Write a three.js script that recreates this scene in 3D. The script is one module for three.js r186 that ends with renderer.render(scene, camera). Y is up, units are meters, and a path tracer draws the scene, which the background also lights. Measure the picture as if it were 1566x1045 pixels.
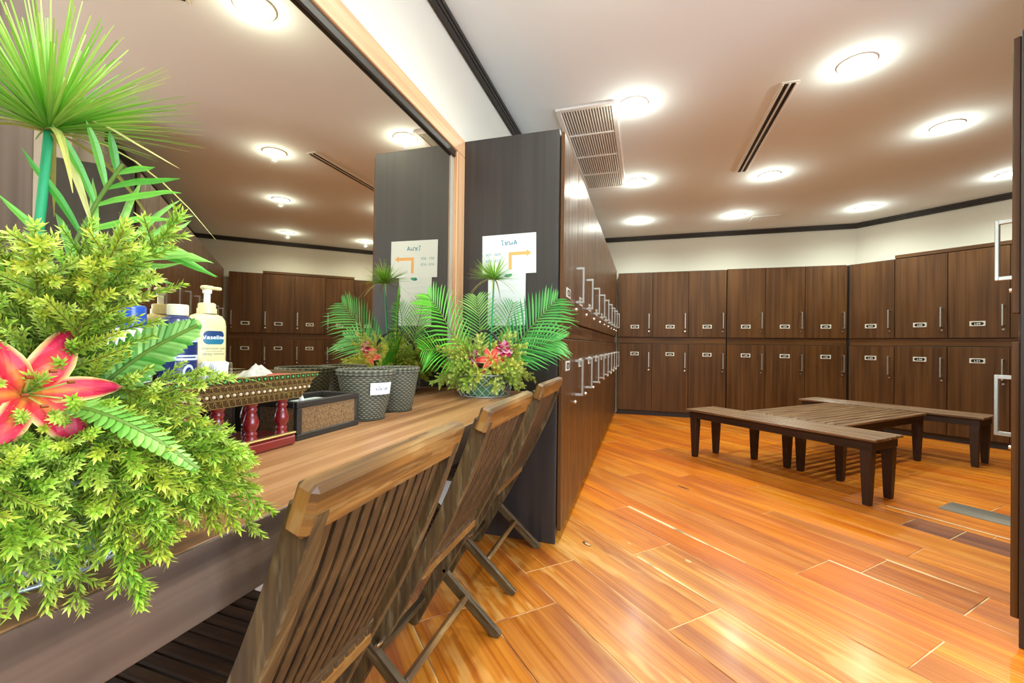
import * as THREE from 'three';
import { mergeGeometries } from 'three/addons/utils/BufferGeometryUtils.js';
import { RectAreaLightUniformsLib } from 'three/addons/lights/RectAreaLightUniformsLib.js';

// ---------------------------------------------------------------- camera, light, exposure
const scene = new THREE.Scene();
scene.background = new THREE.Color(0x000000);
const FOCAL = 654.3, YAW = 0.3005, PITCH = 0.0064, ROLL = 0.0127;
const camera = new THREE.PerspectiveCamera(2 * Math.atan(522.5 / FOCAL) * 180 / Math.PI, 1566 / 1045, 0.02, 60);
{
  const F = new THREE.Vector3(-Math.sin(YAW) * Math.cos(PITCH), Math.sin(PITCH), -Math.cos(YAW) * Math.cos(PITCH));
  const R0 = new THREE.Vector3(Math.cos(YAW), 0, -Math.sin(YAW)), U0 = new THREE.Vector3().crossVectors(R0, F);
  const R = R0.clone().multiplyScalar(Math.cos(ROLL)).addScaledVector(U0, Math.sin(ROLL));
  const U = U0.clone().multiplyScalar(Math.cos(ROLL)).addScaledVector(R0, -Math.sin(ROLL));
  camera.position.set(0, 1, 0);
  camera.quaternion.setFromRotationMatrix(new THREE.Matrix4().makeBasis(R, U, F.clone().negate()));
}
const renderer = new THREE.WebGLRenderer({ antialias: true });
renderer.toneMapping = THREE.LinearToneMapping;
renderer.toneMappingExposure = 1.0;
renderer.shadowMap.enabled = true;
RectAreaLightUniformsLib.init();
const LAMP = 4.2, CEILING_WASH = .075, LAMP_COLOR = 0xf7fff0;                       // each recessed downlight and the wash light added below it
const FILL_LIGHT = 10, FILL_COLOR = 0xcfe4ff;             // cool fill light, shown as unseen glass doors added behind the camera
const fillLight = new THREE.RectAreaLight(FILL_COLOR, FILL_LIGHT, 2.2, 2.0);
fillLight.position.set(2.74, 1.05, 0.55); fillLight.lookAt(-5, 1.05, 0.55); scene.add(fillLight);

// ---------------------------------------------------------------- helpers
function rng(seed) { let a = seed >>> 0; return () => { a = (a + 0x6d2b79f5) | 0; let t = Math.imul(a ^ (a >>> 15), 1 | a); t = (t + Math.imul(t ^ (t >>> 7), 61 | t)) ^ t; return ((t ^ (t >>> 14)) >>> 0) / 4294967296; }; }
const V = (x, y, z) => new THREE.Vector3(x, y, z);
const lerp = (a, b, t) => a + (b - a) * t, clamp = (x, a = 0, b = 1) => Math.min(b, Math.max(a, x)), smooth = (a, b, x) => { const t = clamp((x - a) / (b - a)); return t * t * (3 - 2 * t); };
const names = {};
function numbered(n) { const k = names[n] = (names[n] ?? -1) + 1; return k ? n + '_' + String(k).padStart(3, '0') : n; }
function tag(o, label, category, group) { o.userData.label = label; o.userData.category = category; if (group) o.userData.group = group; return o; }
function thing(name, label, category, pos = [0, 0, 0], turn = 0, group) {
  const o = new THREE.Group(); o.name = numbered(name); o.position.set(...pos); o.rotation.y = turn; scene.add(o); return tag(o, label, category, group);
}
function mesh(name, geo, mat, parent) { const m = new THREE.Mesh(geo, mat); m.name = parent ? name : numbered(name); m.castShadow = m.receiveShadow = true; (parent || scene).add(m); return m; }
function solo(name, geo, mat, label, category, pos, group) { const m = mesh(name, geo, mat); if (pos) m.position.set(...pos); return tag(m, label, category, group); }
function structure(name, geo, mat, label) { const m = mesh(name, geo, mat); m.userData.kind = 'structure'; if (label) m.userData.label = label; return m; }
// box with chamfered edges, uv in metres with v along the grain axis
function cbox(w, h, d, c = 0.002, grain = 'y', uo = 0, vo = 0) {
  const hx = w / 2, hy = h / 2, hz = d / 2; c = Math.min(c, hx * .9, hy * .9, hz * .9);
  const P = [], N = [], UV = [];
  const gi = { x: 0, y: 1, z: 2 }[grain];
  const push = (pts) => {
    const a = V(...pts[0]), b = V(...pts[1]), e = V(...pts[2]); const n = b.clone().sub(a).cross(e.clone().sub(a)).normalize();
    if (n.x * (a.x + b.x + e.x) + n.y * (a.y + b.y + e.y) + n.z * (a.z + b.z + e.z) < 0) { pts = pts.slice().reverse(); n.negate(); }
    const an = [Math.abs(n.x), Math.abs(n.y), Math.abs(n.z)], m = an.indexOf(Math.max(...an));
    const rest = [0, 1, 2].filter((i) => i !== m); let vi = rest.includes(gi) ? gi : rest[1], ui = rest.find((i) => i !== vi);
    for (let i = 1; i + 1 < pts.length; i++) for (const q of [pts[0], pts[i], pts[i + 1]]) { P.push(...q); N.push(n.x, n.y, n.z); UV.push(q[ui] + uo + m * .37, q[vi] + vo); }
  };
  const s = [hx, hy, hz];
  for (let a = 0; a < 3; a++) {
    const b = (a + 1) % 3, e = (a + 2) % 3;
    for (const sg of [-1, 1]) {
      const q = [[-1, -1], [1, -1], [1, 1], [-1, 1]].map(([i, j]) => { const p = [0, 0, 0]; p[a] = sg * s[a]; p[b] = i * (s[b] - c); p[e] = j * (s[e] - c); return p; }); push(q);
      for (const sh of [-1, 1]) { const mk = (t, k) => { const p = [0, 0, 0]; p[a] = sg * (k ? s[a] : s[a] - c); p[b] = sh * (k ? s[b] - c : s[b]); p[e] = t * (s[e] - c); return p; }; push([mk(-1, 1), mk(1, 1), mk(1, 0), mk(-1, 0)]); }
    }
  }
  for (const i of [-1, 1]) for (const j of [-1, 1]) for (const k of [-1, 1]) push([[i * hx, j * (hy - c), k * (hz - c)], [i * (hx - c), j * hy, k * (hz - c)], [i * (hx - c), j * (hy - c), k * hz]]);
  const g = new THREE.BufferGeometry();
  g.setAttribute('position', new THREE.Float32BufferAttribute(P, 3)); g.setAttribute('normal', new THREE.Float32BufferAttribute(N, 3)); g.setAttribute('uv', new THREE.Float32BufferAttribute(UV, 2));
  return g;
}
const mv = (g, x, y, z) => (g.translate(x, y, z), g);
function span(x0, x1, y0, y1, z0, z1, c, grain, uo, vo) { return mv(cbox(Math.abs(x1 - x0), Math.abs(y1 - y0), Math.abs(z1 - z0), c, grain, uo, vo), (x0 + x1) / 2, (y0 + y1) / 2, (z0 + z1) / 2); }
function flat(g) { const n = g.index ? g.toNonIndexed() : g; for (const k of Object.keys(n.attributes)) if (!['position', 'normal', 'uv'].includes(k)) n.deleteAttribute(k); return n; }
const merge = (...gs) => mergeGeometries(gs.flat().map(flat));
function tube(pts, r, seg = 8, rs = 6, closed = false) { return new THREE.TubeGeometry(new THREE.CatmullRomCurve3(pts.map((p) => (p.isVector3 ? p : V(...p))), closed), seg, r, rs, closed); }
function rod(a, b, r0, r1 = r0, rs = 10) { a = V(...a); b = V(...b); const g = new THREE.CylinderGeometry(r1, r0, a.distanceTo(b), rs); g.applyQuaternion(new THREE.Quaternion().setFromUnitVectors(V(0, 1, 0), b.clone().sub(a).normalize())); const m = a.add(b).multiplyScalar(.5); return mv(g, m.x, m.y, m.z); }
const lathe = (pts, n = 32) => new THREE.LatheGeometry(pts.map((p) => new THREE.Vector2(p[0], p[1])), n);

// noise that repeats over a period
function noiser(seed, n = 64) {
  const r = rng(seed), t = new Float32Array(n * n).map(() => r());
  return (x, y, px, py) => { const xi = Math.floor(x), yi = Math.floor(y), f = x - xi, g = y - yi, u = f * f * (3 - 2 * f), v = g * g * (3 - 2 * g);
    const X0 = ((xi % px) + px) % px, X1 = (X0 + 1) % px, Y0 = ((yi % py) + py) % py, Y1 = (Y0 + 1) % py, at = (a, b) => t[((a * 7 + b * 13) % n) * n + ((b + a * 3) % n)];
    return lerp(lerp(at(X0, Y0), at(X1, Y0), u), lerp(at(X0, Y1), at(X1, Y1), u), v); };
}
function texture(w, h, fn, srgb = true) {
  const d = new Uint8Array(w * h * 4); let i = 0;
  for (let y = 0; y < h; y++) for (let x = 0; x < w; x++) { const c = fn(x / w, y / h, x, y); d[i++] = clamp(c[0], 0, 255); d[i++] = clamp(c[1], 0, 255); d[i++] = clamp(c[2], 0, 255); d[i++] = c[3] ?? 255; }
  const t = new THREE.DataTexture(d, w, h); t.wrapS = t.wrapT = THREE.RepeatWrapping; t.magFilter = THREE.LinearFilter; t.minFilter = THREE.LinearMipmapLinearFilter; t.generateMipmaps = true; if (srgb) t.colorSpace = THREE.SRGBColorSpace; t.needsUpdate = true; return t;
}
function sized(t, u, v) { t.repeat.set(1 / u, 1 / v); return t; }
const mixc = (a, b, t) => [lerp(a[0], b[0], t), lerp(a[1], b[1], t), lerp(a[2], b[2], t)];
// wood: v runs along the grain; cols dark..light, fu/fv streak counts per tile
function wood(seed, cols, fu, fv, opt = {}) {
  const n = noiser(seed), W = opt.w || 256, H = opt.h || 512;
  const val = (u, v) => { const warp = n(u * 6, v * 4, 6, 4) * .6; const a = n(u * fu + warp, v * fv, fu, fv), b = n(u * fu * 3, v * fv * 2, fu * 3, fv * 2), c = n(u * fu * 9, v * fv * 2, fu * 9, fv * 2), e = n(u * 4, v * 5, 4, 5); return clamp(a * (opt.fine ? .3 : .42) + b * .25 + c * (opt.fine ? .25 : .13) + e * .2); };
  const col = texture(W, H, (u, v) => { const f = clamp((val(u, v) - .25) / .5); let c = f < .5 ? mixc(cols[0], cols[1], f * 2) : mixc(cols[1], cols[2], f * 2 - 1);
    if (opt.worn) { const s = n(u * 11, v * 9, 11, 9) * .6 + n(u * 40, v * 30, 40, 30) * .4; const k = smooth(.52, .78, s) * opt.worn; c = mixc(c, opt.wornColor, k); }
    if (opt.dark) { const s = n(u * 7, v * 3 + .5, 7, 3); c = mixc(c, opt.darkColor, smooth(.62, .85, s) * opt.dark); }
    return c; });
  return col;
}

// ---------------------------------------------------------------- materials
const std = (o) => new THREE.MeshStandardMaterial(o), phy = (o) => new THREE.MeshPhysicalMaterial(o);
const M = {};
M.wall = std({ color: 0xd8d4c8, roughness: .9 });
M.ceiling = std({ color: 0xf0f7f8, roughness: .85 });
M.crown = std({ color: 0x2c2621, roughness: .5 });
M.white = std({ color: 0xeeebe4, roughness: .5 });
M.grey = std({ color: 0xa9a49a, roughness: .5 });
M.black = std({ color: 0x0c0b0b, roughness: .6 });
const dw = [0, 1, 2].map((i) => sized(wood(11 + i, [[68, 41, 18], [84, 53, 24], [98, 64, 32]], 22, 3), .5, 2));
const rough1 = sized(texture(128, 256, ((n) => (u, v) => { const g = 90 + 60 * n(u * 20, v * 5, 20, 5) + 30 * n(u * 60, v * 30, 60, 30); return [g, g, g]; })(noiser(77)), false), .5, 1);
M.door = dw.map((t) => phy({ map: t, roughness: .8, roughnessMap: rough1, specularIntensity: .6, clearcoat: .12, clearcoatRoughness: .25 }));
const dk = sized(wood(21, [[24, 20, 19], [34, 28, 27], [44, 37, 35]], 26, 3), .5, 2);
M.panel = phy({ map: dk, roughness: .55, clearcoat: .5, clearcoatRoughness: .35 });
M.steel = std({ color: 0xc4c8c8, metalness: .9, roughness: .34 });
M.chrome = std({ color: 0xe4e2dc, metalness: 1, roughness: .2 });
const cTop = sized(wood(31, [[120, 78, 46], [160, 112, 72], [194, 150, 108]], 9, 2, { w: 256, h: 512 }), .36, 1.6);
M.counter = phy({ map: cTop, roughness: .42, clearcoat: .25, clearcoatRoughness: .25 });
const cFas = sized(wood(33, [[64, 50, 40], [88, 71, 58], [110, 92, 78]], 8, 2), .3, 1.6);
M.fascia = phy({ map: cFas, roughness: .5 });
const frm = sized(wood(35, [[186, 138, 98], [208, 164, 122], [222, 184, 144]], 8, 2), .3, 1.5);
M.frame = std({ map: frm, roughness: .5 });
M.frameBrown = std({ map: cFas, roughness: .5 });
M.mirror = std({ color: 0xd8cfbe, metalness: 1, roughness: .012 });
const tk = [0, 1].map((i) => sized(wood(41 + i, [[70, 44, 12], [104, 69, 24], [136, 95, 41]], 12, 2, { worn: .35, wornColor: [168, 148, 104] }), .12, .6));
M.teak = tk.map((t) => phy({ map: t, roughness: .45, clearcoat: .3, clearcoatRoughness: .3 }));
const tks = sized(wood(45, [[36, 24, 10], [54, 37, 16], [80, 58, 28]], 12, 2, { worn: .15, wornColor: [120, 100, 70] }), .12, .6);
M.teakShaded = phy({ map: tks, roughness: .5 });  // chair slats in darker teak, the shade on them put into the colour
const tkd = sized(wood(44, [[50, 36, 15], [74, 55, 26], [100, 78, 42]], 12, 2, { worn: .3, wornColor: [150, 145, 120] }), .12, .6);
M.teakGrey = phy({ map: tkd, roughness: .55 });
const bt = sized(wood(51, [[84, 56, 36], [122, 90, 60], [160, 128, 94]], 14, 2, { worn: .3, wornColor: [170, 145, 115] }), .14, .8);
M.benchTop = phy({ map: bt, roughness: .38, clearcoat: .4, clearcoatRoughness: .25 });
const bf = sized(wood(52, [[34, 20, 15], [48, 30, 22], [62, 40, 30]], 12, 2), .2, .8);
M.benchFrame = std({ map: bf, roughness: .5 });
const plankTex = [
  wood(61, [[186, 92, 8], [210, 116, 14], [226, 140, 28]], 14, 3, { fine: 1, w: 512, h: 1024, dark: .3, darkColor: [160, 74, 22] }),
  wood(62, [[190, 100, 12], [212, 124, 20], [228, 150, 40]], 18, 3, { fine: 1, w: 512, h: 1024, worn: .28, wornColor: [232, 176, 112], dark: .25, darkColor: [164, 80, 26] }),
  wood(63, [[158, 84, 18], [190, 116, 34], [212, 150, 64]], 12, 3, { fine: 1, w: 512, h: 1024, worn: .6, wornColor: [218, 174, 116], dark: .4, darkColor: [140, 66, 24] }),
  wood(64, [[170, 86, 12], [194, 108, 20], [212, 132, 38]], 16, 3, { fine: 1, w: 512, h: 1024, worn: .3, wornColor: [214, 160, 100], dark: .3, darkColor: [140, 66, 22] }),
].map((t) => sized(t, .55, 2.2));
const plankRough = sized(texture(256, 512, ((n) => (u, v) => { const s = n(u * 9, v * 6, 9, 6) * .5 + n(u * 40, v * 14, 40, 14) * .3 + n(u * 90, v * 60, 90, 60) * .2; const g = 95 + 110 * s; return [g, g, g]; })(noiser(91)), false), .55, 2.2);
const plankBump = sized(texture(256, 512, ((n) => (u, v) => { const s = n(u * 5, v * 3, 5, 3) * .6 + n(u * 60, v * 8, 60, 8) * .4; const g = 255 * s; return [g, g, g]; })(noiser(92)), false), .55, 2.2);
const tints = [0xffffff, 0xf6f0e0, 0xfff8e6, 0xeee6d2];
M.plank = []; for (let i = 0; i < 4; i++) for (let j = 0; j < 3; j++) M.plank.push(phy({ map: plankTex[i], color: tints[(i + j) % 4], roughness: .62, roughnessMap: plankRough, bumpMap: plankBump, bumpScale: .0011, clearcoat: .16, clearcoatRoughness: .18 }));
M.plankGrey = std({ map: sized(wood(66, [[78, 72, 64], [108, 100, 90], [140, 132, 120]], 14, 3), .55, 2.2), roughness: .6 });
M.plankBrown = phy({ map: sized(wood(67, [[108, 52, 22], [136, 72, 30], [160, 92, 44]], 14, 3), .55, 2.2), roughness: .5, clearcoat: .3, clearcoatRoughness: .25 });
M.filler = std({ map: sized(texture(128, 128, ((n) => (u, v) => mixc([120, 70, 36], [214, 188, 146], smooth(.2, .55, n(u * 14, v * 14, 14, 14) * .5 + n(u * 4, v * 4, 4, 4) * .5)))(noiser(95))), 1, 1), roughness: .7 });
M.lens = std({ color: 0xffffff, emissive: 0xfffdf6, emissiveIntensity: 5, roughness: .4 });
M.fillGlow = std({ color: 0xffffff, emissive: FILL_COLOR, emissiveIntensity: 1.2, roughness: .6 });

// ---------------------------------------------------------------- room shell
const C = 2.625, XW = -0.965, R2 = Math.SQRT1_2;
const sw = (s, w) => [(s + w) * R2, (s - w) * R2];            // the right-hand half of the room is turned by 45 degrees
const seg3 = 42 * Math.PI / 180;
const plan = [[XW, 2.2], [XW, -6.64], [2.62, -6.64], [4.66, -4.737], sw(-.05, 2.7), sw(1.3, 2.7), [2.82, 2.2]];
function slab(y0, y1) { const s = new THREE.Shape(); plan.forEach(([x, z], i) => (i ? s.lineTo(x, -z) : s.moveTo(x, -z))); const g = new THREE.ExtrudeGeometry(s, { depth: y1 - y0, bevelEnabled: false }); g.rotateX(-Math.PI / 2); return mv(g, 0, y0, 0); }
const floor = structure('floor', slab(-.15, -.0022), M.filler, 'worn orange wooden plank floor with pale filled joints');
structure('ceiling', slab(C, C + .12), M.ceiling, 'plain off-white painted ceiling');
const wallNames = ['left', 'back', 'back_angled', 'right', 'right_return', 'right_rear', 'rear'];
plan.forEach((a, i) => {
  const b = plan[(i + 1) % plan.length], dx = b[0] - a[0], dz = b[1] - a[1], len = Math.hypot(dx, dz), ang = Math.atan2(-dz, dx), t = .12;
  // the room lies to the right of a -> b; wall thickness goes to the left
  const nx = dz / len, nz = -dx / len, mx = (a[0] + b[0]) / 2, mz = (a[1] + b[1]) / 2;
  const place = (m, off, y) => { m.position.set(mx + nx * off, y, mz + nz * off); m.rotation.y = ang; };
  const inside = -1;
  const w = structure('wall_' + wallNames[i], cbox(len + .2, C + .15, t, .001), M.wall); place(w, t / 2, C / 2 - .075 + .0);
  const g = merge(mv(cbox(len, .024, .05, .003), 0, -.012, 0), mv(cbox(len, .02, .036, .003), 0, -.034, -.0), mv(cbox(len, .018, .022, .003), 0, -.053, 0));
  const cr = structure('trim_' + (i + 1), g, M.crown, 'dark stepped crown moulding along the ceiling edge'); place(cr, inside * .02, C);
});
// planks: rows across w, laid along s
{
  const seams = []; for (let w = .67 - .26 * 11; w < .6; w += .26) seams.push(w);
  seams.push(.67, .94, 1.2, 1.485, 1.735, 1.9, 2.01, 2.275, 2.535, 2.66, 2.86, 3.11, 3.33, 3.41, 3.65, 3.885, 4.13, 4.37, 4.62, 4.86, 5.11, 5.35, 5.6, 5.85, 6.1, 6.35, 6.6, 6.72);
  const joints = { '0.94': [-1.63], '1.2': [-1.077, -3.0], '1.485': [-1.545, .2], '1.735': [-2.02, -.607], '1.9': [-.607, -3.2], '2.01': [-1.09, -2.9], '2.275': [-2.5, -.965, -.632], '2.535': [-1.574], '2.66': [-2.3], '2.86': [-3.45, -1.9], '3.11': [-3.01, -1.125, -.92], '3.65': [-2.6, -1.14, -.6], '3.41': [-1.5] };
  const inside = (x, z) => { let c = false; for (let i = 0, j = plan.length - 1; i < plan.length; j = i++) { const [xi, zi] = plan[i], [xj, zj] = plan[j]; if ((zi > z) !== (zj > z) && x < (xj - xi) * (z - zi) / (zj - zi) + xi) c = !c; } return c; };
  const r = rng(5);
  for (let k = 0; k + 1 < seams.length; k++) {
    const w0 = seams[k], w1 = seams[k + 1], wc = (w0 + w1) / 2; let lo = null, hi = null;
    const spans = []; let open = null;
    for (let s = -6; s < 4; s += .02) { const ok = inside(...sw(s, w0 + .01)) || inside(...sw(s, wc)) || inside(...sw(s, w1 - .01)); if (ok && open === null) open = s; if (!ok && open !== null) { spans.push([open, s]); open = null; } }
    for (const [a, b] of spans) {
      let cuts = (joints[String(+w0.toFixed(3))] || []).filter((c) => c > a && c < b);
      if (!cuts.length) { let c = a + .5 + r() * 1.6; while (c < b - .4) { cuts.push(c); c += 1.3 + r() * 1.1; } }
      else { let c = Math.min(...cuts) - 1.3 - r(); while (c > a + .4) { cuts.push(c); c -= 1.3 + r(); } c = Math.max(...cuts) + 1.2 + r(); while (c < b - .4) { cuts.push(c); c += 1.2 + r(); } }
      cuts = [a, ...cuts.sort((p, q) => p - q), b];
      for (let i = 0; i + 1 < cuts.length; i++) {
        const s0 = cuts[i], s1 = cuts[i + 1], big = 0, L = s1 - s0 - .003 - r() * .003, Wd = w1 - w0 - .003 - r() * .002 - big;
        if (L < .05) continue;
        const worn = w0 < 1.7 && s1 > -3; let mat = M.plank[worn ? [6, 7, 8, 3, 6][Math.floor(r() * 5)] : [0, 1, 2, 0, 3, 4, 9, 10][Math.floor(r() * 8)]];
        if (Math.abs(w0 - 3.65) < .01 && Math.abs(s0 + 1.14) < .01) mat = M.plankGrey;
        if (Math.abs(w0 - 3.11) < .01 && s0 > -1.2 && s0 < -.5) mat = M.plankBrown;
        const p = mesh('plank', cbox(L, .0125, Wd, .0012, 'x', r() * 3, r() * 3), mat, floor);
        const [x, z] = sw((s0 + s1) / 2, wc - big / 2); p.position.set(x, -.00625 - r() * .0006, z); p.rotation.y = -Math.PI / 4;
      }
    }
  }
}
// knots, plugs and pale filler wedges set in the planks
{
  const wedge = (s0, s1, w, a, b) => { const sh = new THREE.Shape(); sh.moveTo(s0, -a / 2); sh.lineTo(lerp(s0, s1, .5), -a * .6); sh.lineTo(s1, -b / 2); sh.lineTo(s1, b / 2); sh.lineTo(lerp(s0, s1, .4), a * .45); sh.lineTo(s0, a / 2); const g = new THREE.ExtrudeGeometry(sh, { depth: .001, bevelEnabled: false }); g.rotateX(-Math.PI / 2); const m = mesh('filler_strip', g, M.filler, floor), [x, z] = sw(0, w); m.position.set(x, -.0006, z); m.rotation.y = -Math.PI / 4; };
  wedge(-2.02, -1.25, 1.897, .022, .004); wedge(-1.52, -1.1, 1.487, .014, .003); wedge(-1.09, -.75, 2.277, .012, .003); wedge(-.97, -.66, 2.533, .014, .006); wedge(-1.3, -.5, 3.4, .016, .02);
  const dark = std({ color: 0x4a2410, roughness: .5 }), pale = std({ color: 0xd7a974, roughness: .45 });
  for (const [x, z, l, w, core] of [[-.269, -2.178, .06, .026, 1], [-.071, -2.253, .045, .018, 2], [.273, -3.263, .1, .02, 0], [.198, -2.157, .05, .03, 2]]) {
    const a = new THREE.CylinderGeometry(1, 1, .0008, 24), b = new THREE.CylinderGeometry(1, 1, .0008, 24);
    if (core !== 2) { const m = mesh('knot', a.scale(l / 2, 1, w / 2), dark, floor); m.position.set(x, .0002, z); m.rotation.y = -Math.PI / 4; }
    if (core) { const m = mesh('knot', b.scale(l * .32, 1, w * .34), pale, floor); m.position.set(x + .006, .0005, z + .002); m.rotation.y = -Math.PI / 4; }
  }
}
// unseen double door, added behind the camera to give cool fill light
{
  const w = new THREE.Group(); w.name = 'door_1'; w.position.set(2.81, 1.05, .55); w.rotation.y = Math.PI / 2; w.userData = { kind: 'structure', label: 'unseen frosted double door added in the right rear wall as cool fill light' }; scene.add(w);
  for (const s of [-1, 1]) mesh('added_door_pane', mv(cbox(1.06, 2.0, .01, .001), s * .55, 0, 0), M.fillGlow, w);
  for (const [x, y, ww, hh] of [[-1.12, 0, .06, 2.1], [1.12, 0, .06, 2.1], [0, 1.025, 2.18, .05], [0, -1.025, 2.18, .05], [0, 0, .04, 2.0]]) mesh('added_door_frame', mv(cbox(ww, hh, .04, .003), x, y, -.012), M.crown, w);
}
// ---------------------------------------------------------------- ceiling fittings
const lamps = [[-.088, -1.6], [-.088, -2.97], [-.088, -4.38], [-.088, -5.79], [1.137, -2.89], [1.106, -4.54], [1.062, -5.83], [2.08, -3.88], [2.4, -5.88], [3.19, -5.09], [-.088, -.2], [-.088, 1.2], [1.14, -.3], [1.14, 1.2]];
const lampWords = ['above the counter chairs, nearest the mirror', 'beside the near end of the return air grille', 'beside the far end of the return air grille', 'in the row by the tall lockers, closest to back wall', 'near one end of the linear slot diffuser', 'just past the far end of the slot diffuser', 'beside the faint ceiling hatch', 'above the floor between slatted benches and right lockers', 'in front of angled back wall', 'deep in the corner of the angled lockers', 'behind the counter plants', 'beside the rear wall', 'in front of the added glass door', 'beside the added glass door'];
const ringG = lathe([[.074, .006], [.076, -.004], [.082, -.007], [.092, -.005], [.096, .001], [.096, .004]], 36), lensG = lathe([[0, -.003], [.04, -.0025], [.075, .002], [.075, .004], [0, .004]], 36);
lamps.forEach(([x, z], i) => {
  const o = thing('downlight', 'round white recessed downlight ' + lampWords[i], 'downlight', [x, C - .001, z], 0, 'recessed ceiling downlights');
  mesh('trim_ring', ringG, M.white, o); mesh('lamp_lens', lensG, M.lens, o);
  const l = new THREE.SpotLight(LAMP_COLOR, LAMP, 0, 1.4, .5, 2); l.position.set(0, -.014, 0); l.target.position.set(0, -2, 0); o.add(l.target); l.castShadow = true; l.shadow.radius = 1; o.add(l);
  const p = new THREE.PointLight(LAMP_COLOR, LAMP * CEILING_WASH, 0, 2); p.position.set(0, -.07, 0); p.castShadow = true; p.shadow.radius = .2; o.add(p);   // added wash that lifts the ceiling, as if thrown sideways by the lens
});
{ // return air grille
  const o = thing('air_grille', 'large white return air grille with four slatted bays in ceiling', 'air grille', [-.402, C, -3.68]);
  const w = .41, l = 1.58;
  mesh('back_plate', mv(cbox(w - .04, .004, l - .04, .001), 0, .0 - .002, 0), M.grey, o);
  for (const s of [-1, 1]) { mesh('frame_bar', mv(cbox(.035, .016, l, .003), s * (w / 2 - .0175), -.008, 0), M.white, o); mesh('frame_bar', mv(cbox(w - .07, .016, .035, .003), 0, -.008, s * (l / 2 - .0175)), M.white, o); }
  for (let i = 1; i < 4; i++) mesh('divider', mv(cbox(w - .07, .014, .02, .002), 0, -.008, -l / 2 + l * i / 4), M.white, o);
  const sg = cbox(.004, .012, l / 4 - .03, .0006);
  for (let b = 0; b < 4; b++) for (let i = 0; i < 18; i++) { const m = mesh('slat', sg, M.white, o); m.position.set(-.158 + i * .0186, -.0085, -l / 2 + l * (b + .5) / 4); m.rotation.z = .6; }
}
{ // slot diffusers
  const mk = (x, z, len, turn, label) => {
    const o = thing('slot_diffuser', label, 'air diffuser', [x, C, z], turn);
    mesh('frame_plate', mv(cbox(.1, .006, len + .03, .002), 0, -.003, 0), M.white, o);
    for (const s of [-1, 1]) mesh('slot', mv(cbox(.022, .006, len, .001), s * .019, -.005, 0), M.black, o);
    for (const s of [-1, 0, 1]) mesh('slot_rail', mv(cbox(.01, .012, len, .002), s * .037, -.006, 0), M.white, o);
  };
  mk(.835, -3.685, 1.39, 0, 'long linear ceiling diffuser with two black slots between downlights');
  mk(.6, -1.03, 1.2, Math.PI / 4, 'diagonal twin slot ceiling diffuser near the counter');
}
solo('ceiling_hatch', cbox(.3, .006, .24, .002), M.ceiling, 'faint square access hatch in the ceiling before back wall', 'hatch', [1.42, C - .003, -6.07]);
// ---------------------------------------------------------------- lockers
const atlasCols = 8, atlasRows = 8, plateIds = {};
const plateCanvas = document.createElement('canvas'); plateCanvas.width = 1024; plateCanvas.height = 512;
{
  const g = plateCanvas.getContext('2d'); let k = 0;
  const list = ['']; for (let i = 1; i <= 9; i++) list.push('L0' + i); for (let i = 23; i <= 31; i++) list.push('L' + i); for (let i = 1; i <= 18; i++) list.push('A' + String(i).padStart(2, '0'));
  for (const t of list) {
    const x = (k % atlasCols) * 128, y = Math.floor(k / atlasCols) * 64; plateIds[t] = k++;
    g.fillStyle = '#d8d4c8'; g.fillRect(x, y, 128, 64); g.fillStyle = '#0d0c0c'; g.beginPath(); g.roundRect(x + 14, y + 12, 100, 40, 20); g.fill();
    g.fillStyle = '#e8e6dc'; g.font = 'bold 32px sans-serif'; g.textAlign = 'center'; g.textBaseline = 'middle'; g.fillText(t, x + 64, y + 33);
  }
}
const plateTex = new THREE.CanvasTexture(plateCanvas); plateTex.colorSpace = THREE.SRGBColorSpace;
M.plate = std({ map: plateTex, roughness: .35, metalness: .15 });
const plateGeos = {};
function plateGeo(text) {
  if (plateGeos[text]) return plateGeos[text];
  const g = cbox(.116, .052, .005, .0015), uv = g.attributes.uv, p = g.attributes.position, k = plateIds[text] ?? 0, cx = k % atlasCols, cy = Math.floor(k / atlasCols);
  for (let i = 0; i < uv.count; i++) { const u = clamp(p.getX(i) / .116 + .5, .005, .995), v = clamp(p.getY(i) / .052 + .5, .01, .99); uv.setXY(i, (cx + u) / atlasCols, 1 - (cy + 1 - v) / atlasRows); }
  return plateGeos[text] = g;
}
const handleGeo = merge(mv(cbox(.014, .215, .012, .002), 0, 0, .044), mv(cbox(.014, .014, .04, .0015), 0, .1005, .02), mv(cbox(.014, .014, .04, .0015), 0, -.1005, .02));
const lockGeo = merge(mv(new THREE.CylinderGeometry(.011, .012, .008, 16).rotateX(Math.PI / 2), 0, 0, .004), mv(new THREE.CylinderGeometry(.007, .007, .012, 12).rotateX(Math.PI / 2), 0, 0, .008));
let doorCount = 0; const doorRng = rng(17);
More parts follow.
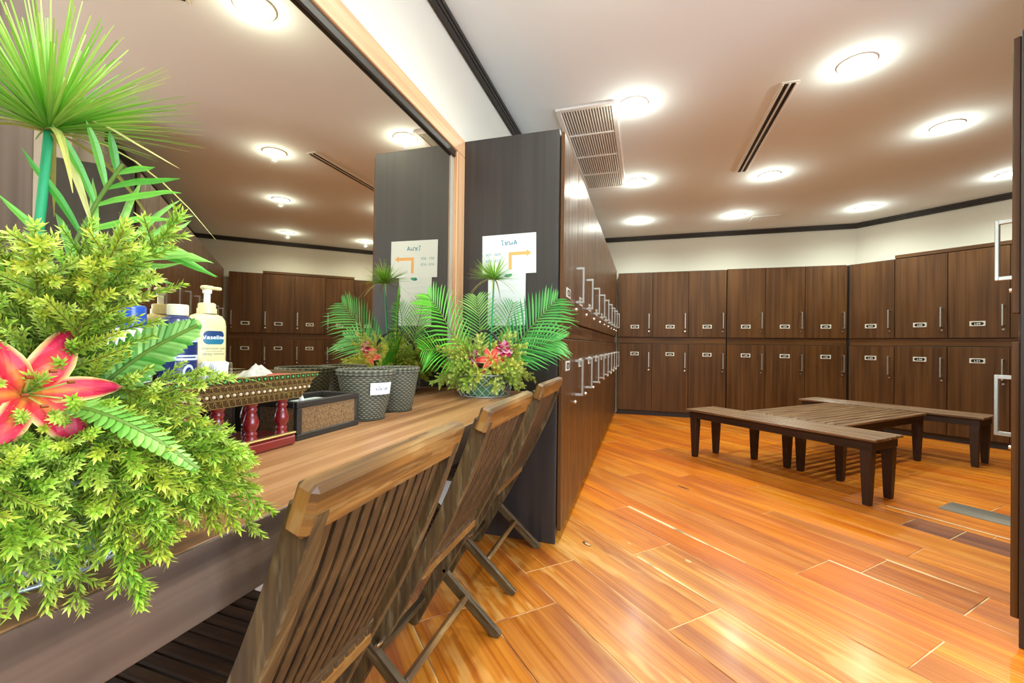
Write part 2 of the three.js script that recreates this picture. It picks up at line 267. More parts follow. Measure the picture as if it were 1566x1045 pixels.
function lockerBank(o, { n, width, depth, top, numbersUp, numbersLow, endLeft, endRight, plateShift = 0, low = .06, mid0 = 1.03, mid1 = 1.128, topBoard, filler, closer }) {
  const total = n * width, e = .003;
  mesh('carcass', span(e, total - e, low, top, -depth, -.024, .002, 'y', doorRng(), 0), M.panel, o);
  mesh('plinth', span(e, total - e, 0, low, -depth, -.045, .002, 'x'), M.panel, o);
  mesh('middle_rail', span(e, total - e, mid0 + .006, mid1 - .006, -.0245, -.014, .001, 'x', doorRng(), 0), M.door[0], o);
  if (endLeft) mesh('end_panel', span(-.016, -.0005, 0, top, -depth, -.024, .002, 'y'), M.panel, o);
  if (endRight) mesh('end_panel', span(total + .0005, total + .016, 0, top, -depth, -.024, .002, 'y'), M.panel, o);
  if (closer) mesh('filler_strip', span(total + .0005, total + .064, 0, top, -.3, -.03, .002, 'y'), M.panel, o);
  if (filler) mesh('filler_strip', span(-.05, .002, 0, top, -.11, -.03, .002, 'y'), M.panel, o);
  if (topBoard) mesh('top_board', span(topBoard[0] * width, topBoard[1] * width, top + .0005, top + .04, -.12, -.004, .002, 'x'), M.door[1], o);
  for (let i = 0; i < n; i++) for (const up of [1, 0]) {
    const y0 = up ? mid1 : low + .012, y1 = up ? top - .008 : mid0;
    const d = mesh('door', cbox(width - .005, y1 - y0, .02, .0025, 'y', doorRng() * 2, doorRng() * 2), M.door[(doorCount++ * 7 + (doorRng() < .5 ? 1 : 0)) % 3], o);
    d.position.set((i + .5) * width, (y0 + y1) / 2, -.01);
    const rel = (y) => y - (y0 + y1) / 2, hx = width / 2 - .045;
    const h = mesh('handle', handleGeo, M.steel, d); h.position.set(hx, rel(up ? 1.357 : .805), .01);
    const k = mesh('lock', lockGeo, M.chrome, d); k.position.set(hx, rel(up ? 1.212 : .66), .01);
    const num = (up ? numbersUp : numbersLow)?.[i];
    if (num !== undefined) { const p = mesh('number_plate', plateGeo(num), M.plate, d); p.position.set(plateShift, rel(up ? 1.277 : .888), .0125); }
  }
}
const seq = (p, a, n) => Array.from({ length: n }, (_, i) => p + String(a + i).padStart(2, '0'));
const bankGroup = 'dark brown two-tier locker banks';
{ // left row, facing the aisle
  const words = ['tall dark brown locker bank whose black end panel carries paper signs', 'middle locker bank of the row running from the counter end', 'locker bank of the counter row that meets the back wall'];
  for (let b = 0; b < 3; b++) lockerBank(thing('locker_bank', words[b], 'lockers', [-.395, 0, -2.134 - b * 3 * .4715], Math.PI / 2, bankGroup), { n: 3, width: .471, depth: .565, top: 2.089, numbersUp: seq('A', 1 + b * 3, 3), numbersLow: seq('A', 10 + b * 3, 3), endLeft: b === 0, plateShift: -.09, low: .05, closer: b === 2 });
}
lockerBank(thing('locker_bank', 'dark brown back wall locker bank with plates L01 to L03', 'lockers', [-.378, 0, -6.45], 0, bankGroup), { n: 3, width: .481, depth: .185, top: 2.062, numbersUp: seq('L', 1, 3), numbersLow: seq('L', 23, 3) });
lockerBank(thing('locker_bank', 'dark brown back wall locker bank with plates L04 to L06', 'lockers', [1.072, 0, -6.45], 0, bankGroup), { n: 3, width: .461, depth: .185, top: 2.068, numbersUp: seq('L', 4, 3), numbersLow: seq('L', 26, 3) });
lockerBank(thing('locker_bank', 'dark brown angled back wall locker bank with plates L07 to L09', 'lockers', [2.476, 0, -6.455], -seg3, bankGroup), { n: 5, width: .452, depth: .12, top: 2.066, numbersUp: [...seq('L', 7, 3), '', ''], numbersLow: [...seq('L', 29, 3), '', ''], topBoard: [1, 4], filler: true });
{
  const words = ['dark locker bank in the angled room corner opposite the mirror', 'middle dark locker bank of the row opposite the mirror', 'dark brown locker bank with exposed end panel by the aisle floor'];
  for (let b = 0; b < 3; b++) { const [x, z] = sw(-.503, 6.352 - b * 3 * .4605); lockerBank(thing('locker_bank', words[b], 'lockers', [x, 0, z], -Math.PI * .75, bankGroup), { n: 3, width: .46, depth: .44, top: 2.089, endRight: b === 2, low: .075 }); }
}
// ---------------------------------------------------------------- mirror and counter
const YC = .76, XC = -.497;
{
  const o = thing('wall_mirror', 'large wall mirror in a wooden frame above the counter', 'mirror', [XW, 0, -1.27]);
  const z = (v) => v + 1.27;
  mesh('glass', span(.0005, .008, YC + .002, 1.985, z(-2.02), z(-.425), .0005), M.mirror, o);
  mesh('frame_board', span(.0005, .032, 1.998, 2.089, z(-2.116), z(-.31), .003, 'z', .1, .3), M.frame, o);
  mesh('frame_board', span(.0005, .032, YC + .002, 1.997, z(-2.116), z(-2.021), .003, 'y', .4, .2), M.frame, o);
  mesh('frame_board', span(.0005, .032, YC + .002, 1.997, z(-.424), z(-.31), .003, 'y', .7, .6), M.frameBrown, o);
  mesh('inner_trim', span(.009, .022, 1.966, 1.9975, z(-2.02), z(-.425), .002, 'z'), M.crown, o);
  mesh('edge_strip', span(.0085, .011, YC + .004, 1.965, z(-2.0195), z(-1.985), .0008, 'y'), M.grey, o);
}
{
  const o = thing('vanity_counter', 'long wood grain vanity counter with deep front edge below mirror', 'counter', [(XW + XC) / 2, YC, -1.0]);
  const w = XC - XW, dx = (XW + XC) / 2;
  mesh('counter_top', span(XW - dx + .001, XC - dx, -.03, 0, -2.115 + 1, 1.2 + 1, .003, 'z', .2, .1), M.counter, o);
  mesh('front_fascia', span(XC - dx - .022, XC - dx - .0004, -.092, -.0302, -2.115 + 1, 1.2 + 1, .002, 'z', .05, .4), M.fascia, o);
  mesh('front_lip', span(XC - dx - .0003, XC - dx + .003, -.092, -.0005, -2.115 + 1, 1.2 + 1, .001, 'z', .15, .7), M.fascia, o);
}
// ---------------------------------------------------------------- folding chairs
function ribbon(pts, half, z0, z1) {   // bent bar: centreline in x,y, thickness across it, from z0 to z1
  const c = new THREE.CatmullRomCurve3(pts.map(([x, y]) => V(x, y, 0))), n = 14, up = [], dn = [];
  for (let i = 0; i <= n; i++) { const p = c.getPoint(i / n), t = c.getTangent(i / n), h = Array.isArray(half) ? lerp(half[0], half[1], i / n) : half; up.push([p.x - t.y * h, p.y + t.x * h]); dn.push([p.x + t.y * h, p.y - t.x * h]); }
  const s = new THREE.Shape(); [...up, ...dn.reverse()].forEach(([x, y], i) => (i ? s.lineTo(x, y) : s.moveTo(x, y)));
  const g = new THREE.ExtrudeGeometry(s, { depth: z1 - z0 - .004, bevelEnabled: true, bevelThickness: .002, bevelSize: .002, bevelSegments: 1 }); g.translate(0, 0, z0 + .002);
  return flat(g);
}
const uvRot = (g) => { const u = g.attributes.uv, p = g.attributes.position; for (let i = 0; i < u.count; i++) u.setXY(i, p.getX(i) * .9 + p.getZ(i) * 1.3, p.getY(i)); return g; };
function beam(a, b, h, t, z, mat, name, o) { const dx = b[0] - a[0], dy = b[1] - a[1], L = Math.hypot(dx, dy), m = mesh(name, cbox(t, L, h, .003, 'y', a[0] * 3 + z, 0), mat, o); m.position.set((a[0] + b[0]) / 2, (a[1] + b[1]) / 2, z); m.rotation.z = Math.atan2(-dx, dy); return m; }
function makeChair(label, x, z, dark) {
  const o = thing('folding_chair', label, 'chair', [x, 0, z], 0, 'slatted folding chairs at the counter');
  const T = M.teak[dark ? 1 : 0], G = M.teakGrey;
  const line = [[.088, .808], [.082, .79], [.05, .70], [.008, .60], [-.035, .51], [-.09, .41], [-.16, .28], [-.24, .14], [-.315, .001]];
  for (const s of [-1, 1]) mesh('back_post', uvRot(ribbon(line, .019, s * .183 - .012, s * .183 + .012)), G, o);
  const rail = mesh('top_rail', cbox(.032, .066, .412, .007, 'z', .1, z), T, o); rail.position.set(.0935, .812, 0); rail.rotation.z = -.34;
  const low = [[-.04, .5], [-.085, .42]];
  for (let i = 0; i < 11; i++) { const zz = -.147 + i * .0294; mesh('back_slat', uvRot(ribbon([[.08, .785], [.048, .695], [.006, .6], [-.036, .51], [-.078, .43]], .0065, zz - .0095, zz + .0095)), M.teakShaded, o); }
  const lr = mesh('lower_back_rail', cbox(.024, .04, .34, .004, 'z'), G, o); lr.position.set(-.082, .424, 0); lr.rotation.z = -.5;
  for (let i = 0; i < 12; i++) { const zz = -.165 + i * .03; const s = mesh('seat_slat', cbox(.385, .017, .0255, .003, 'x', i * .3, i), M.teakShaded, o); s.position.set(-.262, .419 + .000 * i, zz); s.rotation.z = -.03; }
  const sr = mesh('seat_rail', cbox(.028, .045, .36, .008, 'z', .3, .1), T, o); sr.position.set(-.088, .397, 0);
  const sf = mesh('seat_rail', cbox(.028, .04, .36, .006, 'z'), T, o); sf.position.set(-.43, .387, 0);
  for (const s of [-1, 1]) { beam([0.004, .001], [-.45, .398], .02, .036, s * .2065, G, 'rear_leg', o); const b = mesh('pivot_bolt', new THREE.CylinderGeometry(.006, .006, .05, 10).rotateX(Math.PI / 2), M.chrome, o); b.position.set(-.187, .21, s * .196); }
  const st = mesh('stretcher', cbox(.03, .018, .39, .003, 'z'), T, o); st.position.set(-.118, .113, 0); st.rotation.z = .75;
  const st2 = mesh('stretcher', cbox(.026, .018, .34, .003, 'z'), G, o); st2.position.set(-.265, .1, 0);
  return o;
}
makeChair('slatted teak folding chair beside the rattan box, below the lush flower arrangement', -.458, -.59, false);
makeChair('middle slatted teak folding chair pushed under the counter', -.47, -1.185, false);
makeChair('slatted teak folding chair against the black locker end panel', -.492, -1.85, true);
// ---------------------------------------------------------------- benches
function taper(w0, w1, h) { const g = cbox(1, h, 1, .04); const p = g.attributes.position; for (let i = 0; i < p.count; i++) { const k = lerp(w0, w1, p.getY(i) / h + .5); p.setX(i, p.getX(i) * k); p.setZ(i, p.getZ(i) * k); } g.computeVertexNormals(); return g; }
function makeBench(label, s, w, turn) {
  const [x, z] = sw(s, w), L = 1.43, W = .385, H = .43;
  const o = thing('slatted_bench', label, 'bench', [x, 0, z], turn, 'dark slatted benches set in an H');
  for (let i = 0; i < 6; i++) { const m = mesh('seat_slat', cbox(L, .018, .05, .003, 'x', i * .31 + s, i * .7 + w), M.benchTop, o); m.position.set(0, H - .009, -W / 2 + .028 + i * (W - .056) / 5); }
  for (const k of [-1, 1]) { mesh('side_apron', mv(cbox(L - .05, .06, .022, .002, 'x', k, 0), 0, H - .0485, k * (W / 2 - .03)), M.benchFrame, o); mesh('end_apron', mv(cbox(.022, .06, W - .085, .002, 'z'), k * (L / 2 - .036), H - .0485, 0), M.benchFrame, o); }
  for (const i of [-1, 1]) for (const j of [-1, 1]) { const m = mesh('leg', taper(.042, .066, H - .0785), M.benchFrame, o); m.position.set(i * (L / 2 - .062), (H - .0785) / 2, j * (W / 2 - .05)); }
}
makeBench('dark slatted bench on the aisle side of the bench group', -2.015, 3.445, -Math.PI / 4);
makeBench('dark slatted bench joining the others, on the side of the plated lockers', -2.235, 4.37, Math.PI / 4);
makeBench('dark slatted bench joining the others, on the side of the grey floor board', -1.845, 4.37, Math.PI / 4);
makeBench('dark slatted bench closest to the angled lockers with plates L07 to L09', -2.05, 5.33, -Math.PI / 4 + .05);
// ---------------------------------------------------------------- paper signs on the locker end panel
function canvasMat(w, h, draw, extra = {}) { const c = document.createElement('canvas'); c.width = w; c.height = h; draw(c.getContext('2d'), w, h); const t = new THREE.CanvasTexture(c); t.colorSpace = THREE.SRGBColorSpace; t.anisotropy = 8; return std({ map: t, roughness: .6, ...extra }); }
function stroke(g, lines, x, y, s, width) { g.lineWidth = width; g.lineCap = g.lineJoin = 'round'; for (const l of lines) { g.beginPath(); l.forEach(([a, b], i) => (i ? g.lineTo(x + a * s, y + b * s) : g.moveTo(x + a * s, y + b * s))); g.stroke(); } }
const THAI = { o: [[[.5, .05], [.1, 0], [.25, .3], [.3, 1], [.5, .95]]], s: [[[.1, .4], [.3, .35], [.25, .6], [.25, 1], [.6, 1], [.6, .5], [.75, .35], [.95, .3]], [[.25, .7], [.45, .6]]], n: [[[.1, .4], [.3, .38], [.28, 1], [.6, .8], [.85, .95], [.95, .75]], [[.85, .38], [.85, .95]]] };
function quad(w, h, t = .0006) { const g = new THREE.BoxGeometry(w, h, t); return g; }
const paperA = canvasMat(600, 420, (g, w, h) => {
  g.fillStyle = '#d6dedf'; g.fillRect(0, 0, w, h); g.strokeStyle = '#2b7c92'; g.fillStyle = '#1f7690';
  stroke(g, THAI.o, 215, 62, 50, 7); stroke(g, THAI.s, 250, 62, 50, 7); stroke(g, THAI.n, 295, 62, 50, 7);
  g.font = 'bold 62px sans-serif'; g.fillText('A', 352, 112);
  g.font = '40px sans-serif'; g.fillText('A01 - A09', 40, 222); g.fillText('A10 - A18', 40, 290);
  g.strokeStyle = '#e0a860'; g.lineWidth = 34; g.lineCap = 'butt'; g.lineJoin = 'miter'; g.beginPath(); g.moveTo(316, 372); g.lineTo(316, 208); g.lineTo(500, 208); g.stroke();
  g.fillStyle = '#e0a860'; g.beginPath(); g.moveTo(496, 172); g.lineTo(548, 208); g.lineTo(496, 244); g.fill();
});
const paperB = canvasMat(420, 600, (g, w, h) => {
  g.fillStyle = '#d2dadb'; g.fillRect(0, 0, w, h); g.fillStyle = '#2f9a62'; g.beginPath(); g.ellipse(228, 62, 42, 22, -.2, 0, 7); g.fill(); g.fillStyle = '#1f6b86'; g.beginPath(); g.ellipse(206, 72, 22, 12, .2, 0, 7); g.fill();
  g.strokeStyle = '#b9c4c6'; const r = rng(3); for (const [y, a, b] of [[110, 150, 280], [158, 70, 350], [172, 90, 330], [222, 130, 290], [236, 110, 310], [300, 60, 360], [318, 60, 340], [336, 60, 355], [390, 60, 300], [408, 60, 350]]) { g.lineWidth = 4; for (let x = a; x < b; x += 14) { g.beginPath(); g.moveTo(x, y); g.lineTo(x + 5 + r() * 6, y + r() * 3 - 1.5); g.stroke(); } }
});
const paperZ = -2.1165;
{
  const p = solo('paper_sign', quad(.293, .207), paperA, 'landscape paper sign with teal letter A and bent orange arrow', 'sign', [-.679, 1.4685, paperZ + .0012]); p.rotation.z = .012;
  solo('paper_notice', quad(.205, .292), paperB, 'portrait paper notice with green leaf emblem, taped below the arrow sign', 'sign', [-.689, 1.2425, paperZ + .0004]);
}
// ---------------------------------------------------------------- things on the counter
const lacquer = phy({ color: 0x7a1018, roughness: .3, clearcoat: .8, clearcoatRoughness: .12 });
const gold = std({ color: 0xb39a62, metalness: .75, roughness: .42 }), goldDark = std({ color: 0x5b4a2c, metalness: .4, roughness: .55 });
{
  const o = thing('pedestal_tray', 'gilded offering tray on red lacquer balusters behind the flower arrangement', 'tray', [-.85, YC, -.64]);
  const zc = -.64, Zl = (z) => z - zc, Xl = (x) => x + .85;
  mesh('base_slab', span(Xl(-.915), Xl(-.774), 0, .026, Zl(-.81), Zl(-.47), .006, 'z'), lacquer, o);
  mesh('base_gold_strip', span(Xl(-.787), Xl(-.7735), .0262, .031, Zl(-.808), Zl(-.472), .002, 'z'), gold, o);
  const prof = [[.013, 0], [.013, .008], [.010, .010], [.0125, .014], [.0125, .018], [.0095, .021], [.012, .025], [.0155, .034], [.0155, .042], [.012, .054], [.0095, .062], [.012, .066], [.012, .070], [.0095, .073], [.013, .077], [.013, .0835]];
  const bg = lathe(prof, 20);
  for (const z of [-.5, -.565, -.63, -.705, -.785]) { const b = mesh('baluster', bg, lacquer, o); b.position.set(Xl(-.796), .0262, Zl(z)); }
  for (const z of [-.5, -.64, -.78]) { const b = mesh('baluster', bg, lacquer, o); b.position.set(Xl(-.892), .0262, Zl(z)); }
  // sloped walls
  const y0 = .11, y1 = .168, bot = [Xl(-.92), Xl(-.776), Zl(-.822), Zl(-.455)], flare = .026, t = .006;
  const G = []; const quadS = (a, b, c, d) => { for (const q of [a, b, c, a, c, d]) G.push(...q); };
  const top = [bot[0] - .012, bot[1] + flare, bot[2] - flare, bot[3] + flare];
  const ring = (r, y, k) => [[r[0] + k, y, r[2] + k], [r[1] - k, y, r[2] + k], [r[1] - k, y, r[3] - k], [r[0] + k, y, r[3] - k]];
  const A = ring(bot, y0, 0), B = ring(top, y1, 0), Bi = ring(top, y1, t), Ai = ring(bot.map((v, i) => lerp(v, top[i], .59)), y0 + .034, t);
  for (let i = 0; i < 4; i++) { const j = (i + 1) % 4; quadS(A[j], A[i], B[i], B[j]); quadS(B[j], B[i], Bi[i], Bi[j]); quadS(Bi[j], Bi[i], Ai[i], Ai[j]); }
  quadS(A[0], A[1], A[2], A[3]); quadS(Ai[3], Ai[2], Ai[1], Ai[0]);
  const g = new THREE.BufferGeometry(); g.setAttribute('position', new THREE.Float32BufferAttribute(G, 3)); g.computeVertexNormals();
  mesh('tray_body', g, goldDark, o);
  const curls = [], gems = [], pearls = [], lines = [];
  const wall = (P0, P1, Q0, Q1, n) => { // P bottom, Q top
    const p0 = V(...P0), p1 = V(...P1), q0 = V(...Q0), q1 = V(...Q1), nrm = p1.clone().sub(p0).cross(q0.clone().sub(p0)).normalize(); if (nrm.dot(V(p0.x + p1.x, 0, p0.z + p1.z)) < 0) nrm.negate();
    const at = (u, v, h = 0) => p0.clone().lerp(p1, u).lerp(q0.clone().lerp(q1, u), v).addScaledVector(nrm, h);
    for (const v of [0, .26, .3, .52, .56, .74, .78, 1]) lines.push(tube([at(0, v, .001), at(.5, v, .001), at(1, v, .001)], .0008, 2, 4));
    for (let i = 0; i < n; i++) {
      const u = (i + .5) / n, du = .5 / n;
      for (const [v0, v1] of [[.03, .24], [.56, .74]]) curls.push(tube([at(u - du, v0, .001), at(u - du * .3, v0 + (v1 - v0) * .25, .0016), at(u + du * .2, v1 * .95 + v0 * .05, .0016), at(u + du * .75, v1 * .8 + v0 * .2, .0016), at(u + du * .45, v0 * .45 + v1 * .55, .0016)], .0011, 7, 4));
      for (const [v0, v1] of [[.3, .53], [.78, .99]]) curls.push(tube([at(u - du, v0, .001), at(u - du * .2, v0 * .7 + v1 * .3, .0016), at(u + du * .2, v0 * .3 + v1 * .7, .0016), at(u + du, v1, .001)], .0012, 4, 4));
      const c1 = at(u + du, .89, .001), c2 = at(u + du, .415, .001);
      gems.push(mv(new THREE.SphereGeometry(.0036, 8, 6), c1.x, c1.y, c1.z)); pearls.push(mv(new THREE.SphereGeometry(.0036, 8, 6), c2.x, c2.y, c2.z));
    }
  };
  wall(A[1], A[2], B[1], B[2], 28); wall(A[0], A[1], B[0], B[1], 11);
  for (const [n, gs, m] of [['gold_scrollwork', [...curls, ...lines], gold], ['green_gems', gems, phy({ color: 0x0f7a35, roughness: .15, clearcoat: 1 })], ['pearl_beads', pearls, std({ color: 0xd9c7a4, roughness: .3 })]]) { const m2 = mesh(n, merge(gs), m, o); m2.userData.kind = 'stuff'; }
}
const trayY = YC + .1452;
{
  const o = thing('lotion_bottle', 'cream pump lotion bottle with dark blue emblem standing in gilded tray', 'bottle', [-.888, trayY, -.675], 0);
  const cream = phy({ color: 0xdccf98, roughness: .38, clearcoat: .3 });
  const prof = [[0, 0], [.036, 0], [.039, .004], [.04, .02], [.04, .15], [.038, .165], [.031, .176], [.02, .181], [.014, .182]];
  const body = lathe(prof.map(([a, b]) => [a, b * .835]), 40); body.scale(.62, 1, 1); body.computeVertexNormals(); mesh('body', body, cream, o);
  mesh('collar', merge(lathe([[.018, .1515], [.018, .162], [.016, .163], [.016, .172], [.013, .174], [0, .174]], 28)), cream, o);
  const white = std({ color: 0xe6e4da, roughness: .4 });
  const pump = mesh('pump_stem', lathe([[.006, .174], [.006, .194], [.0085, .195], [.0085, .202], [0, .203]], 18), white, o);
  mesh('pump_head', merge(mv(cbox(.017, .009, .022, .003), .0, .2065, 0), mv(cbox(.009, .007, .022, .002), 0, .207, -.02)), cream, o);
  const lab = canvasMat(256, 512, (g, w, h) => {
    g.fillStyle = '#dccf98'; g.fillRect(0, 0, w, h); g.fillStyle = '#143a68'; g.beginPath(); g.roundRect(38, 60, 180, 130, 44); g.fill(); g.fillStyle = '#1d6b86'; g.beginPath(); g.roundRect(38, 130, 180, 60, [0, 0, 44, 44]); g.fill();
    g.fillStyle = '#fff'; g.textAlign = 'center'; g.font = 'bold 46px sans-serif'; g.fillText('Vaseline', 128, 140); g.fillStyle = '#1b2a3c'; g.font = '32px sans-serif'; g.fillText('intensive care', 128, 240); g.fillRect(60, 256, 140, 3); g.fillText('deep restore', 128, 292); g.fillRect(40, 392, 176, 4); g.fillRect(52, 408, 150, 6);
  }, { roughness: .4 });
  const lg = new THREE.CylinderGeometry(.0404, .0404, .112, 24, 1, true, Math.PI / 2 - .85, 1.7); lg.scale(.62, 1, 1); lg.translate(0, .072, 0); mesh('label', lg, lab, o);
}
{
  const navy = phy({ color: 0x16265c, roughness: .25, clearcoat: .6 });
  const o = thing('tall_bottle', 'navy blue rounded bottle with pale printed label beside the lotion bottle', 'bottle', [-.872, trayY, -.605], 0);
  mesh('body', lathe([[0, 0], [.03, 0], [.032, .004], [.032, .116], [.028, .134], [.016, .142]], 32), navy, o);
  mesh('cap', lathe([[.0165, .1425], [.0175, .144], [.0175, .162], [.016, .164], [0, .164]], 28), std({ color: 0xdcd7b8, roughness: .4 }), o);
  const lab = canvasMat(256, 256, (g, w, h) => { g.fillStyle = '#16265c'; g.fillRect(0, 0, w, h); g.fillStyle = '#c6cce0'; g.fillRect(10, 20, 236, 34); g.fillRect(10, 118, 236, 26); g.beginPath(); g.ellipse(128, 206, 36, 42, 0, 0, 7); g.fill(); g.fillStyle = '#16265c'; g.fillRect(60, 30, 120, 6); g.fillRect(60, 127, 120, 6); g.beginPath(); g.ellipse(128, 206, 22, 28, 0, 0, 7); g.fill(); }, { roughness: .35 });
  mesh('label', mv(new THREE.CylinderGeometry(.0324, .0324, .1, 24, 1, true, Math.PI / 2 - 1.2, 2.4), 0, .062, 0), lab, o);
  const q = thing('shampoo_bottle', 'white bottle with blue cap half hidden behind the fern', 'bottle', [-.88, trayY, -.53], 0);
  mesh('body', lathe([[0, 0], [.029, 0], [.031, .004], [.031, .094], [.026, .112], [.018, .116]], 32), phy({ color: 0xdfe6ea, roughness: .3, clearcoat: .5 }), q);
  mesh('cap', lathe([[.0185, .1165], [.022, .118], [.022, .152], [.019, .156], [0, .156]], 28), phy({ color: 0x1d4fae, roughness: .3, clearcoat: .5 }), q);
}
{
  const o = thing('cotton_jar', 'clear plastic jar of white cotton buds at tray front', 'jar', [-.815, trayY, -.64], 0);
  mesh('glass', lathe([[.026, 0], [.028, .002], [.028, .05], [.0265, .051], [.026, .05], [.026, .004]], 28), phy({ color: 0xffffff, transmission: 1, thickness: 0, roughness: .05 }), o);
  const r = rng(8), buds = []; for (let i = 0; i < 60; i++) { const a = r() * 6.3, q = Math.sqrt(r()) * .021; buds.push(mv(lathe([[0, 0], [.003, .003], [.0018, .009], [.0012, .025], [.0018, .039], [.003, .045], [0, .048]], 7), Math.cos(a) * q, .003 + r() * .004, Math.sin(a) * q)); }
  mesh('cotton_buds', merge(buds), std({ color: 0xeef2f6, roughness: .9 }), o).userData.kind = 'stuff';
}
{
  const g = new THREE.SphereGeometry(1, 28, 16); g.scale(.014, .007, .034); g.translate(0, .007, 0);
  const o = thing('hair_brush', 'dark glossy brush lying on the gilded tray in front of lotion bottle', 'brush', [-.84, trayY + .001, -.715], .2);
  mesh('brush_head', g, phy({ color: 0x0e1c26, roughness: .2, clearcoat: .8 }), o);
  mesh('brush_handle', mv(cbox(.014, .008, .05, .003), 0, .005, -.055), phy({ color: 0x0e1c26, roughness: .2, clearcoat: .8 }), o);
  // crumpled clear bag
  const b = new THREE.PlaneGeometry(.06, .09, 14, 18); b.rotateX(-Math.PI / 2); const p = b.attributes.position, n = noiser(12); for (let i = 0; i < p.count; i++) { const u = p.getX(i) / .06 + .5, v = p.getZ(i) / .09 + .5; p.setY(i, .003 + .034 * Math.max(0, Math.sin(Math.PI * u)) ** .7 * Math.max(0, Math.sin(Math.PI * v)) ** .7 * (.55 + .7 * n(u * 6, v * 7, 6, 7))); } b.computeVertexNormals();
  solo('plastic_bag', b, phy({ color: 0xd8d6c8, roughness: .35, transmission: .35, thickness: 0, side: THREE.DoubleSide }), 'crumpled translucent plastic bag lying in the gilded tray', 'bag', [-.872, trayY + .001, -.785]);
  const rp = solo('red_packet', cbox(.045, .016, .045, .002), std({ color: 0xb8433a, roughness: .5 }), 'small red packet at the end of the gilded tray', 'packet', [-.83, trayY + .009, -.815]); rp.rotation.y = .3;
}
// woven rattan patterns
const weaveTex = sized(texture(128, 128, (u, v) => { const a = Math.sin(u * Math.PI * 16 + Math.floor(v * 16) % 2 * Math.PI) * .5 + .5, b = Math.abs(Math.sin(v * Math.PI * 16)); const k = clamp(a * .6 + b * .5 - .1); return mixc([44, 44, 35], [136, 136, 116], k); }), .14, .1);
const weaveBump = sized(texture(128, 128, (u, v) => { const a = Math.sin(u * Math.PI * 16 + Math.floor(v * 16) % 2 * Math.PI) * .5 + .5, b = Math.abs(Math.sin(v * Math.PI * 16)); const k = 255 * clamp(a * .6 + b * .5 - .1); return [k, k, k]; }, false), .14, .1);
const rattanTex = sized(texture(128, 128, ((n) => (u, v) => { const a = Math.sin((u + v) * Math.PI * 12) * Math.sin((u - v) * Math.PI * 12); return mixc([64, 44, 26], [170, 136, 92], clamp(.5 + .4 * a + .5 * (n(u * 20, v * 20, 20, 20) - .5))); })(noiser(14))), .05, .05);
M.weave = std({ map: weaveTex, bumpMap: weaveBump, bumpScale: .002, roughness: .7, side: THREE.DoubleSide });
M.rattan = std({ map: rattanTex, roughness: .6 });
M.darkFrame = std({ color: 0x2a2622, roughness: .5 });
{
  const o = thing('rattan_box', 'open dark framed box with woven rattan sides between tray and baskets', 'box', [-.86, YC, -.945]);
  const w = .135, l = .232, h = .094, x0 = -w / 2, x1 = w / 2, z0 = -l / 2, z1 = l / 2, t = .012, f = .016;
  mesh('bottom', span(x0 + t, x1 - t, .001, .006, z0 + t, z1 - t, .001), M.darkFrame, o);
  for (const s of [-1, 1]) {
    const X = s * (w / 2 - t / 2), Z = s * (l / 2 - t / 2);
    mesh('side_panel', mv(cbox(.005, h - 2 * f, l - 2 * f, .0005), X, h / 2, 0), M.rattan, o); mesh('side_panel', mv(cbox(w - 2 * f, h - 2 * f, .005, .0005), 0, h / 2, Z), M.rattan, o);
    for (const y of [f / 2, h - f / 2]) { mesh('frame_rail', mv(cbox(t, f, l, .002, 'z'), X, y, 0), M.darkFrame, o); mesh('frame_rail', mv(cbox(w - 2 * t, f, t, .002, 'x'), 0, y, Z), M.darkFrame, o); }
    for (const q of [-1, 1]) mesh('frame_post', mv(cbox(t, h - 2 * f, f, .002), X, h / 2, q * (l / 2 - f / 2)), M.darkFrame, o);
  }
  const r = rng(4);
  for (let i = 0; i < 5; i++) { const c = solo('paper_packet', cbox(.075, .015, .09, .001), std({ color: [0xbfc9c2, 0xd8d4c2, 0x8fa39c, 0xcfcdbb, 0xaab8b4][i], roughness: .6 }), ['pale green', 'cream', 'grey green', 'beige', 'blue grey'][i] + ' paper packet inside the rattan box', 'packet', [-.86 + (r() - .5) * .012, YC + .0135 + i * .0155, -.965 + (r() - .5) * .03], 'packets stacked in the rattan box'); c.rotation.y = (r() - .5) * .25; }
  const tg = new THREE.ConeGeometry(.016, .034, 9, 5); { const p = tg.attributes.position, n = noiser(6); for (let i = 0; i < p.count; i++) { const k = 1 + .6 * (n(p.getY(i) * 200 + 5, i * .7, 30, 30) - .5); p.setX(i, p.getX(i) * k); p.setZ(i, p.getZ(i) * k * .6); } tg.computeVertexNormals(); }
  solo('tissue', tg, std({ color: 0xeef0f0, roughness: .9, side: THREE.DoubleSide }), 'white tissue tip poking out of the rattan box', 'tissue', [-.835, YC + .092, -.885]);
}
